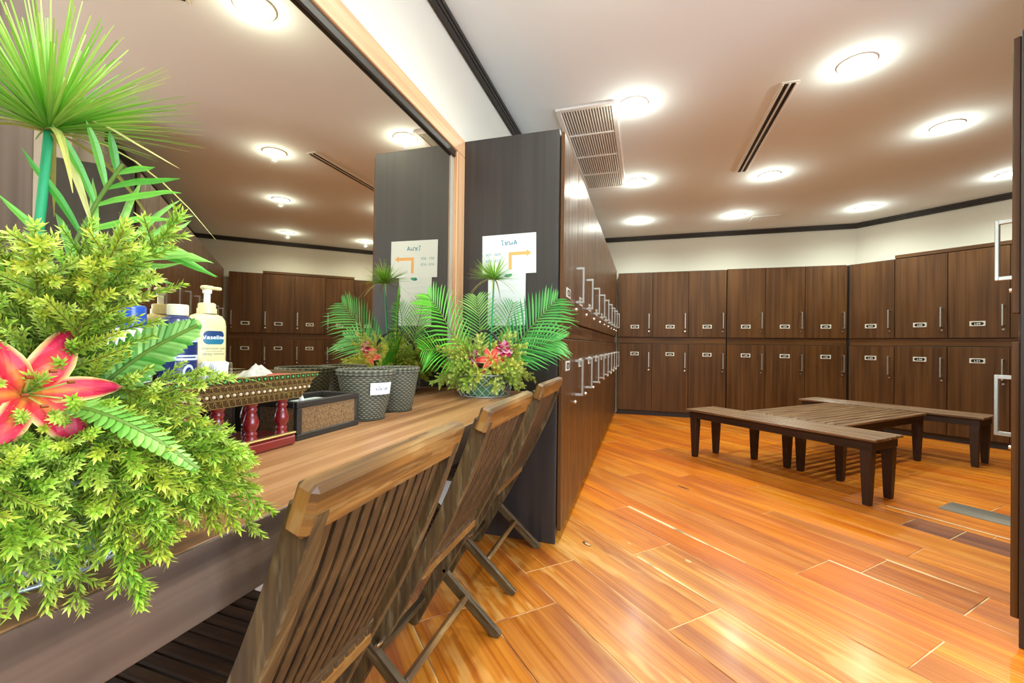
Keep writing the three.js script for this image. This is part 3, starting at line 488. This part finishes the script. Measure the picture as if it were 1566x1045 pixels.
function wovenBasket(label, x, z, r0, r1, h, paper) {
  const o = thing('woven_basket', label, 'basket', [x, YC, z], 0, 'grey woven baskets on the counter');
  const g = lathe([[0, .001], [r0 - .004, .001], [r0, .004], [lerp(r0, r1, .35), h * .35], [lerp(r0, r1, .7), h * .7], [r1, h], [r1 - .005, h], [lerp(r0, r1, .7) - .005, h * .7], [r0 - .004, .006], [0, .005]], 48);
  const uv = g.attributes.uv, p = g.attributes.position; for (let i = 0; i < uv.count; i++) uv.setXY(i, uv.getX(i) * 6.283 * (r0 + r1) / 2, p.getY(i));
  mesh('woven_wall', g, M.weave, o);
  for (const [y, rr, t] of [[h, r1 - .002, .005], [h - .009, r1 - .001, .0035]]) { const tg = new THREE.TorusGeometry(rr, t, 8, 56); tg.rotateX(Math.PI / 2); mv(tg, 0, y, 0); const u = tg.attributes.uv; for (let i = 0; i < u.count; i++) u.setXY(i, u.getX(i) * .55, u.getY(i) * .03); mesh('rim', tg, M.weave, o); }
  const band = new THREE.TorusGeometry(r0 - .001, .003, 8, 48); band.rotateX(Math.PI / 2); mesh('foot_ring', mv(band, 0, .003, 0), M.weave, o);
  if (paper) {
    const lab = canvasMat(256, 128, (g, w, hh) => { g.fillStyle = '#eceef4'; g.fillRect(0, 0, w, hh); g.strokeStyle = '#33506e'; stroke(g, THAI.n, 52, 44, 34, 5); stroke(g, THAI.o, 86, 40, 38, 5); stroke(g, THAI.s, 104, 44, 34, 5); stroke(g, THAI.n, 142, 44, 34, 5); stroke(g, THAI.s, 174, 44, 34, 5); }, { side: THREE.DoubleSide });
    const rm = lerp(r0, r1, .7) + .005, lg = new THREE.CylinderGeometry(rm + .0035, rm - .001, .036, 14, 1, true, Math.PI / 2 - .62, .85); lg.rotateY(-.18); mesh('paper_label', mv(lg, 0, h * .66, 0), lab, o);
  }
}
wovenBasket('grey woven basket with a handwritten white paper label', -.838, -1.155, .057, .088, .152, true);
wovenBasket('grey woven basket without label next to the ferns', -.845, -1.338, .055, .08, .15, false);
// ---------------------------------------------------------------- plants
const lin = (r, g, b) => { const c = new THREE.Color().setRGB(r / 255, g / 255, b / 255, THREE.SRGBColorSpace); return [c.r, c.g, c.b]; };
class Leaf {
  constructor() { this.p = []; this.c = []; }
  tri(a, b, c, ca, cb, cc) { for (const v of [a, b, c]) this.p.push(v.x, v.y, v.z); this.c.push(...ca, ...(cb || ca), ...(cc || cb || ca)); }
  strip(pts, widths, side, fold, col, edge) { // a leaf folded along its midrib
    const n = pts.length;
    for (let i = 0; i + 1 < n; i++) {
      const t = pts[i + 1].clone().sub(pts[i]).normalize(), s = side.clone().addScaledVector(t, -side.dot(t)).normalize(), up = new THREE.Vector3().crossVectors(t, s);
      const e = (j, k) => pts[j].clone().addScaledVector(s, k * widths[j]).addScaledVector(up, fold * widths[j]);
      const c0 = col(i / (n - 1)), c1 = col((i + 1) / (n - 1)), d0 = edge ? edge(i / (n - 1)) : c0, d1 = edge ? edge((i + 1) / (n - 1)) : c1;
      for (const k of [-1, 1]) { this.tri(pts[i], pts[i + 1], e(i, k), c0, c1, d0); this.tri(e(i, k), pts[i + 1], e(i + 1, k), d0, c1, d1); }
    }
  }
  needle(a, d, len, w, side, c0, c1) { const m = a.clone().addScaledVector(d, len * .42), l = m.clone().addScaledVector(side, w), r = m.clone().addScaledVector(side, -w), t = a.clone().addScaledVector(d, len); this.tri(a, r, l, c0, c0, c0); this.tri(l, r, t, c0, c0, c1); }
  tube(a, b, r0, r1, c) { const d = b.clone().sub(a).normalize(), s = Math.abs(d.y) > .9 ? V(1, 0, 0) : V(0, 1, 0), u = s.cross(d).normalize(), v = new THREE.Vector3().crossVectors(d, u); for (let i = 0; i < 4; i++) { const q = (i) => u.clone().multiplyScalar(Math.cos(i * Math.PI / 2)).addScaledVector(v, Math.sin(i * Math.PI / 2)); const A = a.clone().addScaledVector(q(i), r0), B = a.clone().addScaledVector(q(i + 1), r0), C2 = b.clone().addScaledVector(q(i), r1), D = b.clone().addScaledVector(q(i + 1), r1); this.tri(A, B, C2, c); this.tri(C2, B, D, c); } }
  geo() { const g = new THREE.BufferGeometry(); g.setAttribute('position', new THREE.Float32BufferAttribute(this.p, 3)); g.setAttribute('color', new THREE.Float32BufferAttribute(this.c, 3)); g.computeVertexNormals(); return g; }
}
const leafy = (o = {}) => phy({ vertexColors: true, side: THREE.DoubleSide, roughness: .55, transmission: .22, thickness: 0, ...o });
M.fern = [leafy({ color: 0xffffff }), leafy({ color: 0xdcf0b8 }), leafy({ color: 0xfff4c0 })];
M.palm = leafy({ roughness: .4 }); M.petal = leafy({ roughness: .5, transmission: .15 });
const perp = (d) => { const s = Math.abs(d.y) > .9 ? V(1, 0, 0) : V(0, 1, 0); return s.cross(d).normalize(); };
function sprigGeo(seed, len, bend, needle = .0135, pale = false) {
  const r = rng(seed), L = new Leaf(), dir = (t) => V(Math.sin(bend * t), Math.cos(bend * t), 0), N = 40, pts = [V(0, 0, 0)];
  for (let i = 1; i <= N; i++) pts.push(pts[i - 1].clone().addScaledVector(dir(i / N), len / N));
  const stemC = lin(120, 116, 50), c0 = pale ? lin(206, 220, 110) : lin(172, 202, 66), c1 = pale ? lin(250, 250, 176) : lin(240, 240, 140), deep = pale ? lin(160, 190, 80) : lin(110, 164, 40);
  for (let i = 0; i < N; i += 4) L.tube(pts[i], pts[i + 4], .0013 * (1 - i / N * .6), .0013 * (1 - (i + 4) / N * .6), stemC);
  const clothe = (a, d, l, k) => { // needles all round a straight twig
    const u = perp(d), v = new THREE.Vector3().crossVectors(d, u), m = Math.round(l / .0022); let ph = r() * 6;
    for (let j = 0; j < m; j++) for (let q = 0; q < 2; q++) { const t = (j + r() * .6) / m; ph += 2.4; const rad = u.clone().multiplyScalar(Math.cos(ph)).addScaledVector(v, Math.sin(ph)); const nd = d.clone().multiplyScalar(.75).addScaledVector(rad, .72).normalize(); const mixk = clamp(t * .9 + k * .25 + (r() - .5) * .3); const ca = [0, 1, 2].map((i) => lerp(deep[i], c0[i], mixk)), cb = [0, 1, 2].map((i) => lerp(c0[i], c1[i], mixk)); L.needle(a.clone().addScaledVector(d, l * t), nd, needle * (.75 + .4 * r()) * (1 - .35 * t)  , .0014, new THREE.Vector3().crossVectors(nd, rad).normalize(), ca, cb); }
  };
  const nb = Math.round(len / .0125); let az = r() * 6;
  for (let i = 2; i < nb; i++) { const t = i / nb, k = Math.floor(t * N), d = dir(t), u = perp(d), v = new THREE.Vector3().crossVectors(d, u); az += 2.1 + r() * .9; const rad = u.clone().multiplyScalar(Math.cos(az)).addScaledVector(v, Math.sin(az)); const bl = len * (.30 * (1 - t) + .07) * (.75 + .5 * r()); const bd = d.clone().multiplyScalar(.8).addScaledVector(rad, .62).add(V(0, -.08, 0)).normalize(); const e = pts[k].clone().addScaledVector(bd, bl); L.tube(pts[k], e, .0007, .0004, stemC); clothe(pts[k], bd, bl, t); }
  for (let i = Math.floor(N * .35); i < N; i += 2) clothe(pts[i], pts[Math.min(N, i + 2)].clone().sub(pts[i]).normalize(), len / N * 2, i / N);
  clothe(pts[N - 1], dir(1), len * .06, 1);
  return L.geo();
}
const sprigs = [[.22, .5], [.24, .9], [.2, 1.25], [.25, .3], [.19, .75], [.21, 1.6]].map(([l, b], i) => ({ g: sprigGeo(100 + i, l, b), l, b }));
const litSprigs = [[.22, .5], [.24, .9], [.2, 1.25], [.25, .3], [.19, .75], [.21, 1.6]].map(([l, b], i) => ({ g: sprigGeo(200 + i, l, b, .014, true), l, b }));  // brighter copy of the sprigs, missing light put into the needle colours
function orient(m, d, toward) { const y = d.clone().normalize(), x = toward.clone().addScaledVector(y, -toward.dot(y)); if (x.length() < .05) x.set(1, 0, 0).addScaledVector(y, -y.x); x.normalize(); m.quaternion.setFromRotationMatrix(new THREE.Matrix4().makeBasis(x, y, new THREE.Vector3().crossVectors(x, y))); }
function sprigTip(s, k, base, d, toward) { const y = d.clone().normalize(), x = toward.clone().addScaledVector(y, -toward.dot(y)).normalize(); return base.clone().addScaledVector(y, k * s.l * Math.sin(s.b) / s.b).addScaledVector(x, k * s.l * (1 - Math.cos(s.b)) / s.b); }
function papyrus(o, base, head, R, n, axis, seed, width, span) {
  const r = rng(seed), st = mesh('papyrus_stem', tube([base, base.clone().lerp(head, .5).add(V(.006, 0, .004)), head], R * .03, 12, 8), std({ color: 0x14935f, roughness: .5 }), o);
  const L = new Leaf(), u = perp(axis), v = new THREE.Vector3().crossVectors(axis, u);
  for (let i = 0; i < n; i++) {
    const th = Math.sqrt(r()) * span, ph = r() * 6.283, d = axis.clone().multiplyScalar(Math.cos(th)).addScaledVector(u, Math.sin(th) * Math.cos(ph)).addScaledVector(v, Math.sin(th) * Math.sin(ph));
    const len = R * (.7 + .4 * r()), pts = [], ws = []; for (let k = 0; k <= 4; k++) { const t = k / 4; pts.push(head.clone().addScaledVector(d, len * t).add(V(0, -len * .1 * t * t, 0))); ws.push(width * (1 - .75 * t)); }
    const tone = r(), c0 = [0, 1, 2].map((q) => lerp(lin(74, 156, 24)[q], lin(140, 200, 52)[q], tone)), c1 = [0, 1, 2].map((q) => lerp(lin(124, 196, 50)[q], lin(206, 222, 130)[q], tone));
    L.strip(pts, ws, perp(d), .3, (t) => [0, 1, 2].map((q) => lerp(c0[q], c1[q], t)));
  }
  mesh('papyrus_umbel', L.geo(), M.palm, o);
  for (let i = 0; i < 6; i++) { const ph = i * 1.05 + r() * .4, d = u.clone().multiplyScalar(Math.cos(ph)).addScaledVector(v, Math.sin(ph)).addScaledVector(axis, .15), len = R * (.75 + .5 * r()), pts = [], ws = [], B = new Leaf(); for (let k = 0; k <= 6; k++) { const t = k / 6; pts.push(head.clone().addScaledVector(d, len * t).add(V(0, -len * .75 * t * t, 0))); ws.push(R * .035 * (1 - t) ** .7 + .0003); } B.strip(pts, ws, new THREE.Vector3().crossVectors(d, axis), .4, () => lin(176, 176, 92)); mesh('bract', B.geo(), M.palm, o); }
}
function palmFrond(o, pts, leaf, pairs, normal, seed, cols = [[36, 132, 52], [96, 184, 84]], name = 'palm_frond', width = .022, sweep = .75, droop = .25) {
  const r = rng(seed), cv = new THREE.CatmullRomCurve3(pts.map((p) => V(...p))), rach = mesh(name, tube(cv.getPoints(10), .0022, 14, 6), std({ color: 0x5e7d2a, roughness: .5 }), o);
  const nrm = V(...normal).normalize();
  for (let i = 0; i < pairs; i++) for (const s of [-1, 1]) {
    const t = lerp(.22, .99, (i + .5) / pairs), p = cv.getPoint(t), tg = cv.getTangent(t), sd = new THREE.Vector3().crossVectors(tg, nrm).normalize().multiplyScalar(s);
    const env = Math.sin(Math.PI * clamp(.18 + .8 * (i + .5) / pairs)) ** .6, len = leaf * env * (.88 + .24 * r()), d = tg.clone().multiplyScalar(lerp(sweep, 1.5, t * t)).add(sd).addScaledVector(nrm, .2).normalize();
    const L = new Leaf(), q = [], w = []; for (let k = 0; k <= 5; k++) { const a = k / 5; q.push(p.clone().addScaledVector(d, len * a).add(V(0, -len * droop * a * a * (.7 + .6 * r() * .5), 0))); w.push(leaf * width * Math.sin(Math.PI * clamp(.12 + .88 * a)) ** .8 + .0002); }
    const k = r(), c = [0, 1, 2].map((j) => lerp(lin(...cols[0])[j], lin(...cols[1])[j], k)), c2 = c.map((v2) => v2 * 1.25);
    L.strip(q, w, new THREE.Vector3().crossVectors(d, nrm), .35, () => c, () => c2); mesh('leaflet', L.geo(), M.palm, rach);
  }
}
function blade(o, pts, w, col, col2, name = 'strap_leaf', side = [0, 0, 1]) { const cv = new THREE.CatmullRomCurve3(pts.map((p) => V(...p))), q = cv.getPoints(12), L = new Leaf(); L.strip(q, q.map((_, i) => w * Math.sin(Math.PI * clamp(.1 + .9 * i / 12)) ** .7 + .0003), V(...side), .3, () => lin(...col), () => lin(...col2)); mesh(name, L.geo(), M.palm, o); }
function lily(o, c, facing, len, seed, cols) {
  const f = V(...facing).normalize(), u = perp(f), v = new THREE.Vector3().crossVectors(f, u), r = rng(seed), ctr = V(...c);
  const core = new Leaf(); for (let i = 0; i < 6; i++) { const a = i * 1.047 + .3, d = f.clone().addScaledVector(u, .32 * Math.cos(a)).addScaledVector(v, .32 * Math.sin(a)).normalize(), e = ctr.clone().addScaledVector(d, len * .62); core.tube(ctr, e, len * .012, len * .01, lin(200, 214, 120)); core.tube(e.clone().addScaledVector(u, -len * .03), e.clone().addScaledVector(u, len * .03), len * .02, len * .02, lin(150, 70, 30)); }
  const m = mesh('lily', core.geo(), M.petal, o);
  for (let i = 0; i < 6; i++) {
    const a = i * 1.047 + (i % 2) * .05, rad = u.clone().multiplyScalar(Math.cos(a)).addScaledVector(v, Math.sin(a)), sd = u.clone().multiplyScalar(-Math.sin(a)).addScaledVector(v, Math.cos(a)), L = new Leaf(), nu = 9, nv = 6, wmax = len * (i % 2 ? .2 : .15);
    const P = (s, t) => { const open = lerp(.35, 1.75, s), k = t * 2 - 1, w = wmax * Math.sin(Math.PI * clamp(.06 + .92 * s)) ** .75; const al = len * (s - .12 * s * s); return ctr.clone().addScaledVector(f, al * Math.cos(open * .75) * .75 + len * .06 * k * k * (1 - s)).addScaledVector(rad, al * Math.sin(clamp(open * .75, 0, 1.5))).addScaledVector(sd, w * k).addScaledVector(f, -len * .05 * k * k + len * .02 * Math.sin(s * 9 + k * 3)); };
    const col = (s, t) => { const k = Math.abs(t * 2 - 1); let q = k < .2 ? cols[0] : cols[1]; const qq = (A, B, x) => A.map((z, j) => lerp(z, B[j], x)); q = qq(cols[0], cols[1], smooth(.1, .45, k) * smooth(.05, .3, s)); q = qq(q, cols[2], smooth(.35, .8, s) * (1 - k) * .8); return lin(...qq(q, cols[3], smooth(.82, .98, Math.max(k, s > .9 ? (s - .9) * 9.5 : 0)))); };
    for (let y = 0; y < nu; y++) for (let x = 0; x < nv; x++) { const s0 = y / nu, s1 = (y + 1) / nu, t0 = x / nv, t1 = (x + 1) / nv; L.tri(P(s0, t0), P(s1, t0), P(s0, t1), col(s0, t0), col(s1, t0), col(s0, t1)); L.tri(P(s0, t1), P(s1, t0), P(s1, t1), col(s0, t1), col(s1, t0), col(s1, t1)); }
    mesh('petal', L.geo(), M.petal, m);
  }
}
function rose(o, c, rad, seed, facing = [.3, .35, .9]) {
  const turn = new THREE.Quaternion().setFromUnitVectors(V(0, 1, 0), V(...facing).normalize()), r = rng(seed), ctr = V(...c), core = mesh('carnation', mv(new THREE.SphereGeometry(rad * .35, 12, 8), ...c), std({ color: 0xe06a9a, roughness: .7 }), o);
  for (let i = 0; i < 18; i++) { const th = .25 + 1.35 * Math.sqrt(i / 18), ph = i * 2.4, d = V(Math.sin(th) * Math.cos(ph), Math.cos(th), Math.sin(th) * Math.sin(ph)).applyQuaternion(turn), L = new Leaf(), s = perp(d), q = [], w = []; for (let k = 0; k <= 4; k++) { const t = k / 4; q.push(ctr.clone().addScaledVector(d, rad * t * (.8 + .3 * r() * .3)).add(V(0, rad * .25 * t * (1 - t), 0))); w.push(rad * .42 * Math.sin(Math.PI * clamp(.15 + .7 * t))); } const out = i > 8; L.strip(q, w, s, .35, () => (out ? lin(206, 12, 90) : lin(236, 150, 186)), () => (out ? lin(224, 30, 110) : lin(244, 206, 216))); mesh('petal', L.geo(), M.petal, core); }
}
function wireBasket(o, r0, r1, h, handle) {
  const wires = [], n = 22; for (let i = 0; i < n; i++) for (const s of [-1, 1]) { const pts = []; for (let k = 0; k <= 5; k++) { const t = k / 5, a = i / n * 6.283 + s * t * .75, rr = lerp(r0, r1, t ** .6); pts.push([Math.cos(a) * rr, .004 + t * (h - .004), Math.sin(a) * rr]); } wires.push(tube(pts, .0014, 6, 5)); }
  for (const [rr, y] of [[r1, h], [r0, .004]]) { const t = new THREE.TorusGeometry(rr, .0024, 8, 48); t.rotateX(Math.PI / 2); wires.push(mv(t, 0, y, 0)); }
  mesh('wire_basket', merge(wires), std({ color: 0xb9c4cc, metalness: .6, roughness: .35 }), o);
  mesh('basket_liner', lathe([[0, .002], [r0 - .028, .002], [r0 - .024, .008], [r0 - .02, h * .9], [r0 - .026, h * .97], [0, h]], 36), std({ color: 0x5f9166, roughness: .9 }), o);  // dark plastic liner of the basket, drawn as a smaller, lighter green block
  if (handle) { const pts = []; for (let i = 0; i <= 14; i++) { const a = Math.PI * i / 14; pts.push([Math.cos(a) * handle[0] * handle[2], h + Math.sin(a) * handle[1], Math.cos(a) * handle[0] * handle[3]]); } const tw = []; for (const ph of [0, Math.PI]) { const q = []; for (let i = 0; i <= 56; i++) { const a = Math.PI * i / 56, b = i * .9 + ph; q.push([Math.cos(a) * handle[0] * handle[2] + .004 * Math.cos(b), h + Math.sin(a) * handle[1] + .004 * Math.sin(b), Math.cos(a) * handle[0] * handle[3]]); } tw.push(tube(q, .0042, 80, 6)); } mesh('twisted_handle', merge(tw), std({ color: 0x2c2a30, roughness: .6 }), o); }
}
const LILY1 = [[240, 150, 60], [226, 24, 60], [206, 14, 92], [246, 222, 140]], LILY2 = [[238, 160, 96], [214, 44, 36], [196, 24, 34], [240, 190, 140]];
// arrangement beside the camera
{
  const c = V(-.63, YC, -.285), o = thing('flower_arrangement', 'lush arrangement of fern sprigs, tall papyrus and pink lily at the counter front', 'flowers', [c.x, c.y, c.z]);
  const l = (x, y, z) => [x - c.x, y - c.y, z - c.z], lv = (x, y, z) => V(...l(x, y, z));
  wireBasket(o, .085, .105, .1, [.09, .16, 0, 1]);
  const r = rng(21), cam = V(0, 1, 0), eye = V(-.50, .955, -.255); let made = 0, tries = 0;
  while (made < 200 && tries++ < 3000) {
    const k = r(), el = k < .24 ? lerp(.85, 1.45, r()) : k < .55 ? lerp(.15, .9, r()) : lerp(-.3, .3, r()), az = k > .72 ? lerp(-1.3, 1.4, r()) : r() * 6.283;
    const d = V(Math.cos(el) * Math.cos(az), Math.sin(el), Math.cos(el) * Math.sin(az)), q = sprigs[Math.floor(r() * 6)], sc = lerp(.78, 1.12, r()), base = V(Math.cos(az) * .05 * r(), .085 + r() * .09 + (el > .9 ? .04 : 0), Math.sin(az) * .05 * r());
    const toward = el > .9 ? V(Math.cos(az), -.2, Math.sin(az)) : V(Math.cos(az) * .2, -1, Math.sin(az) * .2), tip = sprigTip(q, sc, base, d, toward).add(c), mid = base.clone().addScaledVector(d, q.l * sc * .55).add(c);
    if (tip.x < -.925 || tip.x > -.42 || tip.z > -.14 || tip.y > 1.13 || (tip.y > 1.0 && tip.z < -.345) || tip.y < (tip.x < -.465 ? .797 : .765) || tip.z < (tip.y > .9 ? -.375 : -.425)) continue;
    let hides = false; for (const p of [tip, mid, tip.clone().lerp(mid, .5)]) { const t = clamp(p.clone().sub(eye).dot(cam.clone().sub(eye)) / cam.distanceToSquared(eye)); if (t > .02 && p.distanceTo(eye.clone().lerp(cam, t)) < .09) hides = true; }
    if (hides) continue;
    const m = mesh('fern_sprig', q.g, M.fern[Math.floor(r() * 3)], o); m.position.copy(base); m.scale.setScalar(sc); orient(m, d, toward); made++;
  }
  papyrus(o, lv(-.645, .86, -.285), lv(-.667, 1.243, -.315), .155, 340, V(.12, .99, .05).normalize(), 5, .0021, 1.4);
  blade(o, [l(-.667, 1.245, -.315), l(-.62, 1.255, -.33), l(-.56, 1.225, -.345), l(-.52, 1.2, -.36)], .0045, [196, 190, 110], [214, 208, 140], 'bract');
  blade(o, [l(-.665, 1.243, -.315), l(-.65, 1.225, -.32), l(-.63, 1.18, -.325), l(-.615, 1.13, -.33)], .0045, [170, 168, 90], [190, 186, 110], 'bract');
  palmFrond(o, [l(-.65, .9, -.29), l(-.63, 1.03, -.31), l(-.60, 1.1, -.34), l(-.57, 1.12, -.37)], .15, 8, [.3, .5, .8], 31, [[70, 150, 50], [150, 206, 100]], 'palm_frond', .034, .8, .3);
  palmFrond(o, [l(-.68, .9, -.3), l(-.66, 1.06, -.32), l(-.63, 1.16, -.34), l(-.60, 1.21, -.35)], .12, 6, [.6, .2, .7], 32, [[60, 150, 40], [120, 196, 70]], 'palm_frond', .034, .8, .25);
  palmFrond(o, [l(-.61, .9, -.29), l(-.575, .94, -.31), l(-.54, .985, -.34), l(-.5, 1.018, -.37)], .036, 20, [.5, .3, .8], 33, [[64, 140, 44], [150, 200, 110]], 'sword_fern_frond', .16, .25, .1);
  palmFrond(o, [l(-.6, .9, -.26), l(-.57, .93, -.27), l(-.52, .93, -.28), l(-.47, .905, -.3), l(-.435, .868, -.325)], .022, 26, [.2, .9, .3], 34, [[96, 160, 56], [150, 206, 96]], 'sword_fern_frond', .2, .3, .1);
  blade(o, [l(-.64, .92, -.38), l(-.63, .945, -.44), l(-.645, .94, -.55), l(-.628, .89, -.665)], .0035, [140, 176, 60], [170, 200, 90], 'strap_leaf', [1, 0, .2]);
  blade(o, [l(-.7, .9, -.27), l(-.70, 1.05, -.26), l(-.695, 1.17, -.27), l(-.68, 1.215, -.28)], .005, [60, 140, 40], [90, 168, 60]);
  lily(o, l(-.56, .947, -.25), [.92, .15, .1], .084, 3, LILY1);
}
// arrangement at the end of the counter
{
  const c = V(-.715, YC, -1.88), o = thing('flower_arrangement', 'wire basket of palm leaves, ferns and red lily before the locker end panel', 'flowers', [c.x, c.y, c.z]);
  const l = (x, y, z) => [x - c.x, y - c.y, z - c.z], lv = (x, y, z) => V(...l(x, y, z));
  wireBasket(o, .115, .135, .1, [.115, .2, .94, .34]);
  const r = rng(23), cam = V(0, 1, 0); let made = 0, tries = 0; const eyes = [V(-.645, .935, -1.79), V(-.72, .945, -1.78), V(-.6, .98, -1.8)];
  while (made < 130 && tries++ < 3000) {
    const k = r(), el = k < .2 ? lerp(.7, 1.3, r()) : lerp(-.3, .75, r()), az = r() * 6.283, d = V(Math.cos(el) * Math.cos(az), Math.sin(el), Math.cos(el) * Math.sin(az)), q = litSprigs[Math.floor(r() * 6)], sc = lerp(.7, 1.05, r()), base = V(Math.cos(az) * .09 * r(), .085 + r() * .05, Math.sin(az) * .09 * r());
    const toward = el > .8 ? V(Math.cos(az), -.2, Math.sin(az)) : V(Math.cos(az) * .2, -1, Math.sin(az) * .2), tip = sprigTip(q, sc, base, d, toward).add(c), mid = base.clone().addScaledVector(d, q.l * sc * .55).add(c);
    if (tip.x < -.90 || tip.z < -2.07 || tip.y < .80 || tip.x > -.5 || tip.y > 1.12) continue;
    let hides = false; for (const e of eyes) for (const p of [tip, mid]) { const t = clamp(p.clone().sub(e).dot(cam.clone().sub(e)) / cam.distanceToSquared(e)); if (t > .008 && p.distanceTo(e.clone().lerp(cam, t)) < .06) hides = true; }
    if (hides) continue;
    const m = mesh('fern_sprig', q.g, M.fern[Math.floor(r() * 3)], o); m.position.copy(base); m.scale.setScalar(sc); orient(m, d, toward); made++;
  }
  papyrus(o, lv(-.70, .86, -1.88), lv(-.667, 1.298, -1.858), .13, 220, V(.05, 1, .05).normalize(), 7, .003, 1.5);
  palmFrond(o, [l(-.68, .87, -1.9), l(-.6, .96, -1.9), l(-.48, 1.1, -1.9), l(-.375, 1.21, -1.9)], 0.2, 21, [.1, .25, 1], 41);
  palmFrond(o, [l(-.65, .88, -1.92), l(-.56, .94, -1.93), l(-.46, 1.0, -1.94), l(-.37, 1.02, -1.94)], 0.19, 17, [.1, .7, .8], 46);
  palmFrond(o, [l(-.74, .87, -1.92), l(-.765, 1.0, -1.96), l(-.79, 1.13, -1.99), l(-.81, 1.24, -2.0)], 0.16, 19, [.4, .1, 1], 42, [[70, 150, 50], [150, 196, 100]]);
  palmFrond(o, [l(-.76, .87, -1.84), l(-.8, 1.0, -1.76), l(-.85, 1.13, -1.69), l(-.89, 1.21, -1.64)], 0.17, 18, [1, .1, .5], 43, [[50, 150, 20], [110, 200, 40]]);
  palmFrond(o, [l(-.69, .87, -1.95), l(-.675, 1.0, -2.0), l(-.655, 1.12, -2.04), l(-.63, 1.21, -2.05)], .13, 15, [.2, .1, 1], 44, [[40, 130, 60], [110, 180, 110]]);
  palmFrond(o, [l(-.77, .86, -1.83), l(-.81, .93, -1.74), l(-.86, .97, -1.66), l(-.88, .97, -1.58)], .14, 15, [1, .3, .1], 45, [[40, 130, 20], [96, 186, 40]]);
  lily(o, l(-.655, .925, -1.80), [.3, .35, .9], .088, 4, LILY2);
  rose(o, l(-.735, .93, -1.80), .05, 1); rose(o, l(-.603, .975, -1.83), .05, 2);
}
renderer.render(scene, camera);
